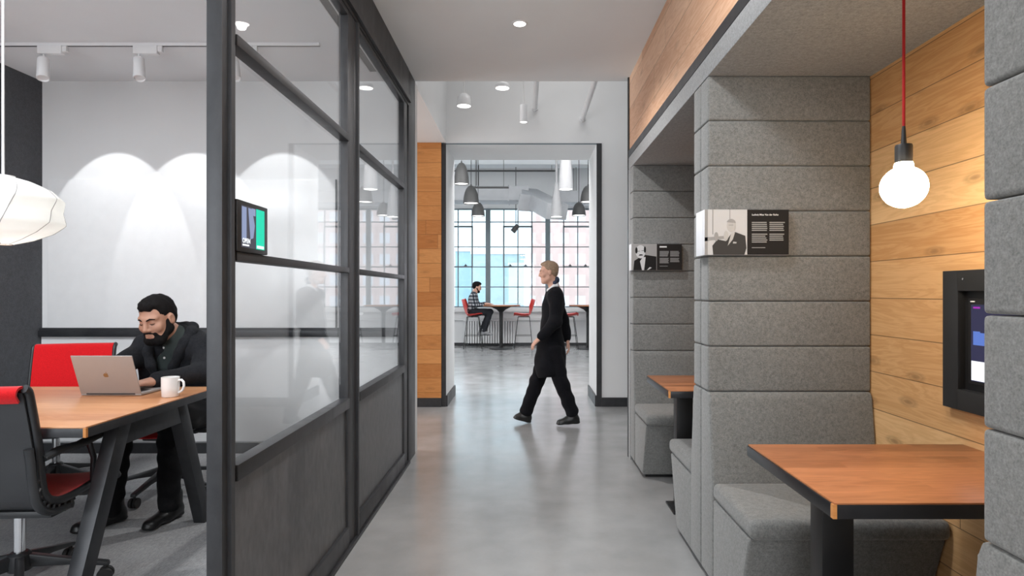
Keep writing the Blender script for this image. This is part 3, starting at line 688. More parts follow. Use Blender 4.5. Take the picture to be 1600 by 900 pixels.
# ceiling track with spotlights
YT = 4.02
t = thing('track_rail', 'thin grey lighting track running across the meeting room ceiling', 'lighting track', (-2.6, YT, ZC))
MB().box(-3.77, -1.36, YT - .012, YT + .012, ZC - .022, ZC - .001, bev=.002).build('rail', M['white_metal'], t, 20, True)
MB().box(-3.77, -1.36, YT - .006, YT + .006, ZC - .0235, ZC - .02).build('slot', M['frame'], t, 0, True)
ang = math.radians(14)
def spotlight():
    t = thing('track_spotlight', '', 'spotlight', (-3.186, YT, ZC - .022), 0, 'white track spotlights on the meeting room ceiling')
    MB().box(-.03, .13, -.02, .02, -.055, -.0005, bev=.006).box(.13, .16, -.015, .015, -.04, -.0005, bev=.006).build('adapter', M['white_metal'], t)
    MB().tube([(0, 0, -.05), (0, 0, -.115)], .006, 8).box(-.012, .012, -.012, .012, -.13, -.09, bev=.003).build('stem', M['white_metal'], t)
    R = Euler((-.30, -.22, 0)).to_matrix()
    h = MB(); h.lathe([(.0001, .0), (.031, 0), (.034, -.004), (.036, -.155), (.032, -.156), (.030, -.145), (.0001, -.145)], (0, 0, -.085), 28, rot=R); h.build('head', M['white_metal'], t)
    MB().lathe([(.0001, -.1435), (.029, -.1435), (.029, -.1445), (.0001, -.1445)], (0, 0, -.085), 24, rot=R).build('lens', M['lamp_glow'], t)
    return t
sp = spotlight(); sp['label'] = 'white track spotlight nearest the charcoal felt wall'
for i, (x, lb) in enumerate(((-3.186, None), (-2.556, 'white track spotlight next to the steel partition edge, above the seated man'), (-1.93, 'white track spotlight seen behind the steel stile and glass'))):
    if lb: dup(sp, (x, YT, ZC - .022), 0, lb)
for x in (-3.19, -2.585, -1.90):
    light('wall_washer', 'SPOT', (x + .005, YT + .10, 2.63), 15, (0.97, 0.985, 1), .012, None, (PI / 2 - math.radians(52), 0, 0), math.radians(57), .10)

# room booking tablet on the partition
t = thing('booking_tablet', 'small room booking tablet with green strip on the steel partition', 'tablet', (XP, 1.9, 1.38))
MB().box(XP - .02, XP + .012, 1.80, 2.012, 1.383, 1.538, bev=.003).build('body', M['black'], t, 20, True)
q = XP + .0125
s = MB().box(q - .001, q, 1.825, 1.985, 1.397, 1.524).build('screen', M['scr_dark'], t, 0, True)
MB().box(q, q + .0004, 1.925, 1.985, 1.397, 1.524).build('green_strip', M['scr_green'], s, 0, True)
m = MB(); m.box(q, q + .0004, 1.828, 1.858, 1.42, 1.52); m.prism([(1.87, 1.52), (1.895, 1.52), (1.915, 1.47), (1.905, 1.43), (1.885, 1.425)], 0, q, q + .0004)
m.box(q, q + .0004, 1.895, 1.92, 1.50, 1.522); m.build('picture', M['scr_blue'], s, 0, True)
MB().box(q + .0004, q + .0008, 1.93, 1.98, 1.40, 1.409).build('caption_bar', M['scr_white'], s, 0, True)
MB().box(q, q + .0008, 1.832, 1.875, 1.402, 1.407).build('caption_bar', M['scr_white'], s, 0, True)
text_mesh('lettering', 'OPEN', .020, M['scr_white'], t, Vector((q + .001 - XP, 1.83 - 1.9, 1.411 - 1.38)), (PI / 2, 0, PI / 2), .0002, .0004)

# meeting table
t = thing('meeting_table', 'wooden meeting table with dark steel A-shaped legs under the laptop', 'table', (-2.9, 2.85, .006))
TX0, TX1, TY0, TY1, TZ = -4.0 + .3, -1.70, 2.35, 3.36, .74
MB().box(TX0, TX1, TY0, TY1, TZ - .006, TZ, bev=.0015).build('tabletop', M['desk_wood'], t, 20, True)
MB().box(TX0, TX1 + .003, TY0 - .003, TY1 + .003, TZ - .042, TZ - .006, bev=.002).build('edge_band', M['frame'], t, 20, True)
MB().box(TX1 - .008, TX1 + .0036, TY0 - .0036, TY0 + .008, TZ - .041, TZ - .0055).build('corner_block', M['oak_panel'], t, 0, True)
for x in (-1.775, -3.55):
    for (ya, yb) in ((2.335, 2.66), (3.385, 3.09)):
        dirv = 1 if yb > ya else -1; w = .078
        MB().prism([(ya, .006), (ya + dirv * w, .006), (yb + dirv * w * .5, TZ - .042), (yb - dirv * w * .55, TZ - .042)], 0, x - .03, x + .03, bev=.003).build('leg', M['frame'], t, 20, True)
    MB().box(x - .028, x + .028, 2.62, 3.13, TZ - .142, TZ - .043, bev=.003).build('crossbar', M['frame'], t, 20, True)
MB().box(-3.52, -1.81, 2.83, 2.89, TZ - .11, TZ - .043, bev=.003).build('spine_beam', M['frame'], t, 20, True)

# laptop
LX0, LX1, LY = -2.235, -1.932, 3.055
t = thing('laptop', 'open silver laptop on the meeting table in front of the seated man', 'laptop', ((LX0 + LX1) / 2, LY, TZ))
MB().box(LX0, LX1, LY + .002, LY + .212, TZ + .0015, TZ + .0145, bev=.004, seg=3).build('base', M['aluminium'], t, 40, True)
MB().box(LX0 + .025, LX1 - .025, LY + .04, LY + .125, TZ + .0145, TZ + .0152).build('keyboard', M['black'], t, 0, True)
MB().box(LX0 + .095, LX1 - .095, LY + .133, LY + .205, TZ + .0146, TZ + .0150).build('trackpad', M['aluminium'], t, 0, True)
la = math.radians(20); R = Matrix.Rotation(la, 3, 'X')   # lid leans toward the camera
lid = thing('lid_tmp', '', '', (0, 0, 0)); bpy.data.objects.remove(lid)
Lm = Matrix.Translation(((LX0 + LX1) / 2, LY + .004, TZ + .010)) @ Matrix.Rotation(la, 4, 'X')
lw = (LX1 - LX0) / 2
m = MB(); m.box(-lw, lw, -.0025, .0025, .002, .212, bev=.0023, seg=3, mat=Lm); lid = m.build('lid', M['aluminium'], t, 40, True)
m = MB(); m.box(-lw + .006, lw - .006, .0026, .0030, .008, .207, mat=Lm); m.build('display', M['scr_blue'], lid, 0, True)
m = MB(); m.tube([(-lw + .03, 0, .001), (lw - .03, 0, .001)], .005, 10); m.bm.transform(Lm); m.build('hinge', M['chair_dark'], t, 40, True)
# fruit shaped mark on the lid: body with a bite, and a leaf
pts = []
for k in range(40):
    a = 2 * PI * k / 40 + PI / 2
    r = .0125 * (1 + .10 * math.cos(2 * (a - PI / 2)) * -1) ; r *= 1 - .16 * math.exp(-((a - PI / 2) % (2 * PI) - 0) ** 2 / .05) - .16 * math.exp(-(((a - PI / 2) % (2 * PI)) - 2 * PI) ** 2 / .05) - .10 * math.exp(-(((a - PI / 2) % (2 * PI)) - PI) ** 2 / .05)
    x, z = r * math.cos(a) * .95, r * math.sin(a)
    dx, dz = x - .0145, z - .002                              # the bite
    d = math.hypot(dx, dz)
    if d < .0062: x, z = .0145 + dx / d * .0062, .002 + dz / d * .0062
    pts.append((x, z + .106))
m = MB(); m.prism(pts, 1, -.0032, -.0024, mat=Lm)
m.prism([(.0008, .1195), (.002, .1235), (.0055, .1262), (.0052, .1225), (.003, .1198)], 1, -.0032, -.0024, mat=Lm)
m.build('logo', M['gold'], lid, 0, True)

# mug
mx, my = -1.772, 3.035
t = thing('mug', 'plain white mug beside the laptop on the meeting table', 'mug', (mx, my, TZ))
MB().lathe([(.0001, 0), (.036, 0), (.0395, .004), (.0415, .05), (.0415, .098), (.0385, .0985), (.038, .05), (.036, .008), (.0001, .006)], (0, 0, .0005), 36).build('cup', M['ceramic'], t, 50)
MB().tube([(.0395, 0, .082), (.056, 0, .084), (.0655, 0, .074), (.0675, 0, .055), (.062, 0, .036), (.050, 0, .024), (.0385, 0, .02)], .0058, 10).build('handle', M['ceramic'], t, 60)

# task chairs
def task_chair(loc, rot, label):
    t = thing('task_chair', label, 'office chair', loc, rot, 'red mesh task chairs around the meeting table')
    prof = [(-.300, .845), (-.318, .872), (-.312, .895), (-.288, .900), (-.268, .885), (-.255, .84), (-.232, .74), (-.212, .64), (-.205, .56), (-.190, .49), (-.150, .445), (-.09, .43), (0, .432), (.10, .442), (.19, .447), (.245, .438), (.268, .415)]
    P = [Vector((0, a, b)) for a, b in prof]
    def pt(ps, u):
        f = u * (len(ps) - 1); i = min(int(f), len(ps) - 2); k = f - i
        def cr(a, b, c, d, s): return .5 * ((2 * b) + (c - a) * s + (2 * a - 5 * b + 4 * c - d) * s * s + (3 * b - a - 3 * c + d) * s ** 3)
        g = lambda j: ps[max(0, min(len(ps) - 1, j))]
        return cr(g(i - 1), g(i), g(i + 1), g(i + 2), k)
    def wid(u): return .235 - .012 * math.cos(u * PI * 2) - (.03 if u < .25 else 0) * 0 + .0
    def f_sling(u, v):
        p = pt(P, u); s = (v - .5) * 2; w = .222 + .012 * math.sin(u * PI)
        sag = -.018 * (1 - s * s)
        n = Vector((0, 0, 1)) if u > .6 else Vector((0, 1, 0))
        return Vector((s * w, p.y, p.z)) + n * sag
    MB().sheet(f_sling, 64, 10, .010).build('mesh_sling', M['red_mesh'], t, 60)
    # rear shell of the backrest
    Q = [Vector((0, p.y - .016, p.z)) for p in P[4:13]]
    def f_back(u, v):
        p = pt(Q, u); s = (v - .5) * 2; w = .228
        e = min(1, max(0, (u - .45) / .25)); return Vector((s * w, p.y - (.010 * (1 - s * s) + .008) * (1 - e) + .01 * e, p.z - .004 - .034 * e))
    MB().sheet(f_back, 36, 10, .010).build('back_shell', M['chair_mid'], t, 60)
    for s in (-1, 1):
        path = [pt(P[3:], u / 40) + Vector((s * (.236), -.006 if u < 22 else 0, -.010 if u >= 18 else -.004)) for u in range(41)]
        MB().tube(path, .0125, 8, flat=(1.0, 1.35)).build('side_rail', M['chair_dark'], t, 60)
        rb = MB()                                       # flexing ribs between rail and spine
        for k in range(9):
            p = pt(P, .50 + k * .028) + Vector((s * .236, 0, -.012)); n = Vector((0, -.045, -.035)).lerp(Vector((0, 0, -.05)), k / 8)
            rb.tube([p, p + n], .006, 6)
        rb.tube([pt(P, .50 + k * .028) + Vector((s * .236, -.03 * (1 - k / 8), -.04 - .005 * k / 8)) for k in range(9)], .005, 6)
        rb.build('flex_ribs', M['chair_dark'], t, 60)
        lo = [pt(P, .42 + .032 * k) + Vector((s * .236, -.058 + .03 * k / 9, -.045 * min(1, k / 4))) for k in range(10)]
        MB().tube(lo, .013, 8, flat=(1, 1.4)).build('spine', M['chair_dark'], t, 60)
        arm = [(s * .243, -.215, .615), (s * .262, -.15, .632), (s * .270, -.05, .628), (s * .270, .06, .640), (s * .266, .13, .660), (s * .262, .16, .664)]
        MB().tube(arm, [.018, .021, .020, .022, .024, .016], 10, flat=(1.25, .75)).build('armrest', M['chair_dark'], t, 60)
        MB().tube([(s * .262, .02, .63), (s * .262, .055, .55), (s * .246, .075, .44)], .012, 8).build('arm_support', M['chair_dark'], t, 60)
    MB().box(-.238, .238, -.16, -.02, .365, .395, bev=.012).box(-.07, .07, -.12, .14, .350, .385, bev=.012).box(-.238, .238, .05, .09, .385, .415, bev=.01).build('mechanism', M['chair_dark'], t)
    MB().tube([(0, -.0, .15), (0, 0, .36)], .021, 16).build('gas_column', M['chrome'], t)
    MB().lathe([(.0001, .10), (.042, .10), (.046, .12), (.040, .165), (.030, .175), (.0001, .175)], (0, 0, 0), 20).build('hub', M['chair_dark'], t)
    for k in range(5):
        a = 2 * PI * k / 5 + .31; d = Vector((math.cos(a), math.sin(a), 0)); R = Matrix.Rotation(a, 4, 'Z')
        lg = MB(); lg.prism([(.03, .165), (.16, .128), (.315, .088), (.318, .070), (.17, .098), (.03, .110)], 1, -.016, .016, bev=.005, mat=R); lg.build('base_leg', M['chair_dark'], t)
        c = MB(); c.tube([d * .302 + Vector((0, 0, .08)), d * .302 + Vector((0, 0, .045))], .008, 8)
        n = Vector((-d.y, d.x, 0)); p = d * .302 + Vector((0, 0, .033))
        for q in (-1, 1):
            Rw = (Matrix.Rotation(a, 4, 'Z') @ Matrix.Rotation(PI / 2, 4, 'X')).to_3x3()
            c.lathe([(.0001, -.009), (.028, -.009), (.030, -.006), (.030, .006), (.028, .009), (.0001, .009)], p + n * q * .013, 18, rot=Rw)
        c.build('caster', M['rubber'], t)
    return t
ch = task_chair((-2.104, 2.53, .008), math.radians(3), 'red and graphite task chair tucked under the camera-side edge of the table')
dup(ch, (-2.25, 3.82, .008), PI - .04, 'red task chair under the seated man in the charcoal jacket')
dup(ch, (-2.98, 3.86, .008), PI + math.radians(16), 'empty red task chair across the table, beside the charcoal felt wall')

# bubble pendant
bx, by, bz = at(5, 0, 2.85).x, 2.85, 1.26 + (457 - 329) / F * 2.85
t = thing('bubble_pendant', 'large glowing white bubble lamp with thin wire ribs over the meeting table', 'pendant lamp', (bx, by, ZC))
zc = bz - ZC
HH, RR = .176, .232
def bprof(u):                                             # u -1..1 bottom to top
    a = abs(u)
    ks = [(0, .955), (.30, 1.0), (.34, .995), (.6, .80), (.85, .46), (1.0, .16)]
    for (a0, r0), (a1, r1) in zip(ks, ks[1:]):
        if a <= a1: return RR * (r0 + (r1 - r0) * ((a - a0) / (a1 - a0)))
    return RR * .16
def bpt(u, ang): 
    r = bprof(u) * (1 + .016 * math.cos(8 * (ang - u * .3)) * (1 - u * u))
    return Vector((r * math.cos(ang), r * math.sin(ang), zc + HH * u * (1 - .10 * u * u)))
MB().sheet(lambda u, v: bpt(1 - 2 * u, 2 * PI * v), 48, 128, .001).build('shade', M['bubble'], t, 80)
for k in range(8):
    path = [bpt(-1 + 2 * i / 30, 2 * PI * k / 8 + (-1 + 2 * i / 30) * .3) * 1 for i in range(31)]
    path = [Vector((p.x * 1.003, p.y * 1.003, p.z)) for p in path]
    MB().tube(path, .0017, 5).build('wire_rib', M['photo_mid'], t, 60)
MB().lathe([(RR * .17, -HH * .9), (RR * .175, -HH * .905), (RR * .17, -HH * .915), (RR * .16, -HH * .905)], (0, 0, zc), 32, closed=True).build('bottom_ring', M['chrome'], t, 60)
MB().lathe([(.0001, HH * .93), (.045, HH * .93), (.045, HH * .88), (.0001, HH * .88)], (0, 0, zc), 24).build('top_cap', M['white_metal'], t, 30)
MB().tube([(0, 0, zc + HH * .9), (0, 0, -.02)], .0055, 8).build('cord', M['white_cord'], t, 60)
MB().lathe([(.0001, -.001), (.06, -.001), (.055, -.022), (.0001, -.026)], (0, 0, 0), 24).build('canopy', M['white_metal'], t, 30)
light('bubble_pendant_lamp', 'POINT', (bx, by, bz), 3.3, (1, 0.985, 0.965), .06)

# corridor ceiling: recessed downlight
p = Vector((-.035, 3.73, ZC))
t = thing('downlight', 'round recessed downlight glowing in the corridor ceiling', 'ceiling light', p)
MB().lathe([(.036, -.0005), (.050, -.0005), (.050, -.004), (.046, -.006), (.036, -.004)], (0, 0, 0), 32, closed=True).build('trim_ring', M['white_metal'], t, 40)
MB().lathe([(.0001, -.0008), (.037, -.0008), (.037, -.0030), (.0001, -.012)], (0, 0, 0), 32).build('lens', M['lamp_glow'], t, 40)
light('downlight_beam', 'SPOT', (p.x, p.y, ZC - .02), 80, (1, .98, .97), .02, None, (0, 0, 0), math.radians(140), .7)

# bay beyond: conduits and small lamps under the high ceiling
def conduit(px, py, label):
    e = at(px, py, YP)
    t = thing('conduit_pipe', label, 'pipe', (e.x, YP, e.z), 0, 'white pipes entering the wall above the portal')
    MB().tube([(0, -.001, 0), (0, -1.9, 0)], .026, 14).build('pipe', M['white_metal'], t, 60)
    MB().tube([(0, -.001, 0), (0, -.05, 0)], .034, 14).build('collar', M['white_metal'], t, 60)
    MB().tube([(0, -1.42, 0), (0, -1.49, 0)], .033, 14).build('coupling', M['white_metal'], t, 60)
    MB().tube([(0, -.9, .02), (0, -.9, 4.30 - e.z)], .006, 6).build('hanger', M['white_metal'], t, 60)
conduit(836, 170, 'white pipe running to the middle of the wall above the portal')
conduit(910, 186, 'slanting white pipe entering the wall above the portal, nearer the booths')
def canister(px, ptop, pbot, Y, r, label, shape, glow='lamp_soft'):
    a = at(px, ptop, Y); b = at(px, pbot, Y); L = a.z - b.z
    t = thing('canister_lamp', label, 'pendant lamp', (a.x, Y, 4.30))
    z0 = b.z - 4.30
    if shape == 'bell': pr = [(r, 0), (r * 1.0, L * .5), (r * .86, L * .8), (r * .5, L), (.0001, L), ]
    else: pr = [(r, 0), (r, L * .97), (r * .9, L), (.0001, L)]
    pr = [(.0001, .012), (r * .92, .012), (r * .94, 0)] + pr
    MB().lathe(pr, (0, 0, z0), 28).build('shade', M['white_metal'], t, 40)
    MB().lathe([(.0001, .004), (r * .88, .004), (r * .88, .011), (.0001, .011)], (0, 0, z0), 28).build('diffuser', M[glow], t, 40)
    MB().tube([(0, 0, z0 + L - .01), (0, 0, -.01)], .006, 8).build('stem', M['white_cord'], t, 60)
    MB().box(-.09, .09, -.02, .02, -.03, -.0005, bev=.004).build('ceiling_plate', M['white_metal'], t)
canister(725, 147, 166, 6.1, .072, 'wide white canister lamp hanging above the portal, over the oak panel side', 'bell')
canister(818, 164, 191, 6.0, .036, 'slim white cylinder lamp with a glowing end hanging above the portal', 'cyl')
canister(785, 129, 138, 5.9, .07, 'white lamp mostly hidden by the corridor ceiling edge', 'bell')
# ---------------------------------------------------------------- bodies: blended implicit shapes meshed as one surface
class Sdf:
    def __init__(s): s.p = []
    def cap(s, a, b, r1, r2=None, k=.02, op='add', sq=None):
        s.p.append(('cap', np.array(a, float), np.array(b, float), r1, r1 if r2 is None else r2, k, op, sq)); return s
    def ell(s, c, r, k=.02, op='add', R=None):
        s.p.append(('ell', np.array(c, float), np.array(r, float), None if R is None else np.array(R, float), 0, k, op, None)); return s
    def plane(s, p, n, k=.0):                       # keep the side the normal points away from: cut where (x-p).n > 0
        s.p.append(('pl', np.array(p, float), np.array(n, float) / np.linalg.norm(n), 0, 0, k, 'cut', None)); return s
    def bounds(s):
        lo = np.full(3, 1e9); hi = -lo
        for q in s.p:
            if q[6] != 'add': continue
            if q[0] == 'cap': r = max(q[3], q[4]); a, b = np.minimum(q[1], q[2]) - r, np.maximum(q[1], q[2]) + r
            else: r = q[2].max(); a, b = q[1] - r, q[1] + r
            lo = np.minimum(lo, a); hi = np.maximum(hi, b)
        return lo, hi
    def field(s, res, noise=None, grow=0.0):
        lo, hi = s.bounds(); lo = lo - grow - 3 * res; hi = hi + grow + 3 * res
        n = np.ceil((hi - lo) / res).astype(int) + 1
        ax = [lo[i] + res * np.arange(n[i]) for i in range(3)]
        f = np.full(n, .08, np.float32)
        for q in s.p:
            typ, k, op = q[0], q[5], q[6]
            if typ == 'pl':
                d = ((ax[0][:, None, None] - q[1][0]) * q[2][0] + (ax[1][None, :, None] - q[1][1]) * q[2][1] + (ax[2][None, None, :] - q[1][2]) * q[2][2])
                f = np.maximum(f, d.astype(np.float32)); continue
            if typ == 'cap': r = max(q[3], q[4]); a, b = np.minimum(q[1], q[2]) - r, np.maximum(q[1], q[2]) + r
            else: r = q[2].max(); a, b = q[1] - r, q[1] + r
            mg = k + 3 * res + .01 + grow
            i0 = np.clip(((a - mg - lo) / res).astype(int), 0, n - 1); i1 = np.clip(((b + mg - lo) / res).astype(int) + 2, 1, n)
            X = ax[0][i0[0]:i1[0], None, None]; Y = ax[1][None, i0[1]:i1[1], None]; Z = ax[2][None, None, i0[2]:i1[2]]
            if typ == 'cap':
                A, Bv = q[1], q[2]; ba = Bv - A; L2 = max(ba @ ba, 1e-12)
                px, py, pz = X - A[0], Y - A[1], Z - A[2]
                h = np.clip((px * ba[0] + py * ba[1] + pz * ba[2]) / L2, 0, 1)
                dx, dy, dz = px - ba[0] * h, py - ba[1] * h, pz - ba[2] * h
                sq = q[7]
                if sq is not None:                   # flatten across an axis
                    u = np.array(sq[0], float); u /= np.linalg.norm(u); w = dx * u[0] + dy * u[1] + dz * u[2]; g = 1 / sq[1] - 1
                    dx, dy, dz = dx + w * g * u[0], dy + w * g * u[1], dz + w * g * u[2]
                d = np.sqrt(dx * dx + dy * dy + dz * dz) - (q[3] + (q[4] - q[3]) * h)
                if sq is not None: d = d * (.5 + .5 * sq[1])
            else:
                px, py, pz = X - q[1][0], Y - q[1][1], Z - q[1][2]
                if q[3] is not None:
                    R = q[3]; px, py, pz = (px * R[0, 0] + py * R[1, 0] + pz * R[2, 0]), (px * R[0, 1] + py * R[1, 1] + pz * R[2, 1]), (px * R[0, 2] + py * R[1, 2] + pz * R[2, 2])
                rr = q[2]; k0 = np.sqrt((px / rr[0]) ** 2 + (py / rr[1]) ** 2 + (pz / rr[2]) ** 2)
                k1 = np.sqrt((px / rr[0] ** 2) ** 2 + (py / rr[1] ** 2) ** 2 + (pz / rr[2] ** 2) ** 2) + 1e-9
                d = k0 * (k0 - 1) / k1
            d = d - grow
            sl = f[i0[0]:i1[0], i0[1]:i1[1], i0[2]:i1[2]]
            kk = max(k, 1e-5)
            if op == 'add':
                h = np.clip(kk - np.abs(sl - d), 0, None) / kk; r_ = np.minimum(sl, d) - h * h * kk * .25
            else:
                d2 = -d; h = np.clip(kk - np.abs(sl - d2), 0, None) / kk; r_ = np.maximum(sl, d2) + h * h * kk * .25
            f[i0[0]:i1[0], i0[1]:i1[1], i0[2]:i1[2]] = r_
        if noise is not None: f = f + noise(ax[0][:, None, None], ax[1][None, :, None], ax[2][None, None, :]).astype(np.float32)
        return f, lo, res
    def mesh(s, name, res, mat, parent=None, noise=None, grow=0.0, world=True, smooth=2):
        f, lo, res = s.field(res, noise, grow)
        me = nets(name, f, lo, res, smooth)
        return link(name, me, mat, parent, 180, world)
def nets(name, f, lo, res, smooth=2):
    """surface nets: one vertex in each cell that the surface crosses"""
    n = np.array(f.shape); s = f < 0
    c = [s[a:n[0] - 1 + a, b:n[1] - 1 + b, d:n[2] - 1 + d] for a in (0, 1) for b in (0, 1) for d in (0, 1)]
    cnt = sum(x.astype(np.int8) for x in c); act = (cnt > 0) & (cnt < 8)
    idx = np.argwhere(act); ids = np.full(act.shape, -1, np.int64); ids[act] = np.arange(len(idx))
    corners = [(a, b, d) for a in (0, 1) for b in (0, 1) for d in (0, 1)]
    vals = np.stack([f[idx[:, 0] + a, idx[:, 1] + b, idx[:, 2] + d] for a, b, d in corners], 1)
    acc = np.zeros((len(idx), 3)); num = np.zeros(len(idx))
    for i in range(8):
        for j in range(i + 1, 8):
            if sum(abs(corners[i][q] - corners[j][q]) for q in range(3)) != 1: continue
            m = (vals[:, i] < 0) != (vals[:, j] < 0)
            t = vals[m, i] / (vals[m, i] - vals[m, j])
            acc[m] += np.array(corners[i]) + t[:, None] * (np.array(corners[j]) - np.array(corners[i])); num[m] += 1
    V = lo + res * (idx + acc / np.maximum(num, 1)[:, None])
    faces = []
    for ax in range(3):
        u, v = (ax + 1) % 3, (ax + 2) % 3
        sl0 = [slice(None)] * 3; sl1 = [slice(None)] * 3; sl0[ax] = slice(0, -1); sl1[ax] = slice(1, None)
        A, B = s[tuple(sl0)], s[tuple(sl1)]
        e = np.argwhere(A != B); ok = (e[:, u] > 0) & (e[:, v] > 0) & (e[:, u] < n[u] - 1) & (e[:, v] < n[v] - 1); e = e[ok]
        flip = B[tuple(e.T)]
        def cell(du, dv):
            q = e.copy(); q[:, u] += du; q[:, v] += dv; return ids[tuple(q.T)]
        Q = np.stack([cell(-1, -1), cell(0, -1), cell(0, 0), cell(-1, 0)], 1); Q[flip] = Q[flip][:, ::-1]
        faces.append(Q)
    Fc = np.concatenate(faces); Fc = Fc[(Fc >= 0).all(1)]
    for _ in range(smooth):                                  # light smoothing along edges
        S = np.zeros_like(V); N_ = np.zeros(len(V))
        for a, b in ((0, 1), (1, 2), (2, 3), (3, 0)):
            np.add.at(S, Fc[:, a], V[Fc[:, b]]); np.add.at(S, Fc[:, b], V[Fc[:, a]]); np.add.at(N_, Fc[:, a], 1); np.add.at(N_, Fc[:, b], 1)
        V = V * .5 + .5 * S / np.maximum(N_, 1)[:, None]
    me = bpy.data.meshes.new(name)
    me.vertices.add(len(V)); me.vertices.foreach_set('co', V.astype(np.float32).ravel())
    me.loops.add(len(Fc) * 4); me.loops.foreach_set('vertex_index', Fc.astype(np.int32).ravel())
    me.polygons.add(len(Fc)); me.polygons.foreach_set('loop_start', (np.arange(len(Fc)) * 4).astype(np.int32))
    me.update(calc_edges=True); me.validate()
    return me
def frame_of(yaw, pitch=0.0, roll=0.0):
    """head frame: columns right, forward, up. yaw 0 looks along +Y, turning counter-clockwise; pitch<0 looks down"""
    return np.array((Matrix.Rotation(yaw, 3, 'Z') @ Matrix.Rotation(pitch, 3, 'X') @ Matrix.Rotation(roll, 3, 'Y')))
class Head:
    def __init__(h, c, R, s=1.0): h.c = np.array(c, float); h.R = R; h.s = s
    def w(h, x, y, z): return h.c + h.R @ (np.array((x, y, z)) * h.s)
    def skull(h, S, g=0.0):
        s = h.s; S.ell(h.w(0, -.014, .040), np.array((.074, .094, .080)) * s + g, .02 * s, R=h.R); S.ell(h.w(0, .020, -.026), np.array((.060, .070, .088)) * s + g, .03 * s, R=h.R)
    def build(h, S, nb):
        """face features blended onto a body; nb = neck base"""
        s = h.s; w = h.w
        h.skull(S)
        S.cap(w(-.020, .060, -.098), w(.020, .060, -.098), .021 * s, None, .03 * s)
        for q in (-1, 1):
            S.cap(w(q * .054, .004, -.062), w(q * .026, .052, -.098), .020 * s, .02 * s, .03 * s)
            S.ell(w(q * .040, .062, -.024), np.array((.024, .020, .024)) * s, .02 * s, R=h.R)
            S.cap(w(q * .012, .083, .026), w(q * .044, .066, .026), .011 * s, .011 * s, .014 * s)
            S.ell(w(q * .031, .090, .006), np.array((.017, .014, .012)) * s, .010 * s, 'sub', R=h.R)
            S.ell(w(q * .031, .070, .006), np.array((.0145, .0145, .0125)) * s, .004 * s, R=h.R)
            S.ell(w(q * .079, -.006, -.002), np.array((.011, .021, .032)) * s, .008 * s, R=h.R)
            S.ell(w(q * .088, .002, .0), np.array((.006, .010, .017)) * s, .004 * s, 'sub', R=h.R)
            S.ell(w(q * .012, .092, -.034), np.array((.009, .010, .008)) * s, .008 * s, R=h.R)
        S.cap(w(0, .084, .022), w(0, .104, -.026), .0085 * s, .0125 * s, .014 * s)
        S.cap(w(-.018, .078, -.060), w(.018, .078, -.060), .0085 * s, None, .010 * s)
        S.cap(w(-.015, .077, -.074), w(.015, .077, -.074), .0095 * s, None, .010 * s)
        S.cap(w(-.022, .094, -.0665), w(.022, .094, -.0665), .0035 * s, None, .006 * s, 'sub')
        S.cap(w(0, -.028, -.060), nb, .055 * s, .062 * s, .03 * s)
    def hair(h, res, mat, parent, g=.010, p=(0, .062, .070), n=(0, .62, -.78), back=-.05, bulge=True):
        s = h.s; S = Sdf(); S.ell(h.w(0, -.017, .047), np.array((.0745, .0955, .080)) * s + g * s, .02 * s, R=h.R)
        if bulge: S.ell(h.w(0, .018, .087 + g), np.array((.052, .062, .028)) * s, .03 * s, R=h.R)
        S.ell(h.w(0, -.050, .0), np.array((.0675, .056, .060)) * s + g * s * .3, .02 * s, R=h.R)
        S.plane(h.w(*p), h.R @ np.array(n)); S.plane(h.w(0, 0, back), h.R @ np.array((0, 0, -1)))
        for q in (-1, 1): S.ell(h.w(q * .054, .072, .058), np.array((.024, .026, .024)) * s, .012 * s, 'sub', R=h.R)
        for q in (-1, 1): S.ell(h.w(q * .088, .0, -.006), np.array((.022, .026, .038)) * s, .006 * s, 'sub', R=h.R)
        return S.mesh('hair', res, mat, parent, lambda x, y, z: .0016 * np.sin(420 * x + 90 * z) * np.sin(380 * y) + .0030 * np.sin(95 * x + 30 * z) * np.sin(110 * y + 40 * z) * np.cos(70 * z), smooth=1)
    def brows(h, mat, parent):
        for q in (-1, 1):
            MB().tube([h.w(q * .013, .0955, .021), h.w(q * .030, .0905, .0285), h.w(q * .049, .0745, .022)], [.0028 * h.s, .0040 * h.s, .0022 * h.s], 8).build('eyebrow', mat, parent, 60, True)
            MB().tube([h.w(q * .018, .0825, .0005), h.w(q * .031, .0865, -.003), h.w(q * .044, .0775, .0005)], [.0012 * h.s, .0022 * h.s, .0012 * h.s], 6).build('eyelash_line', mat, parent, 60, True)
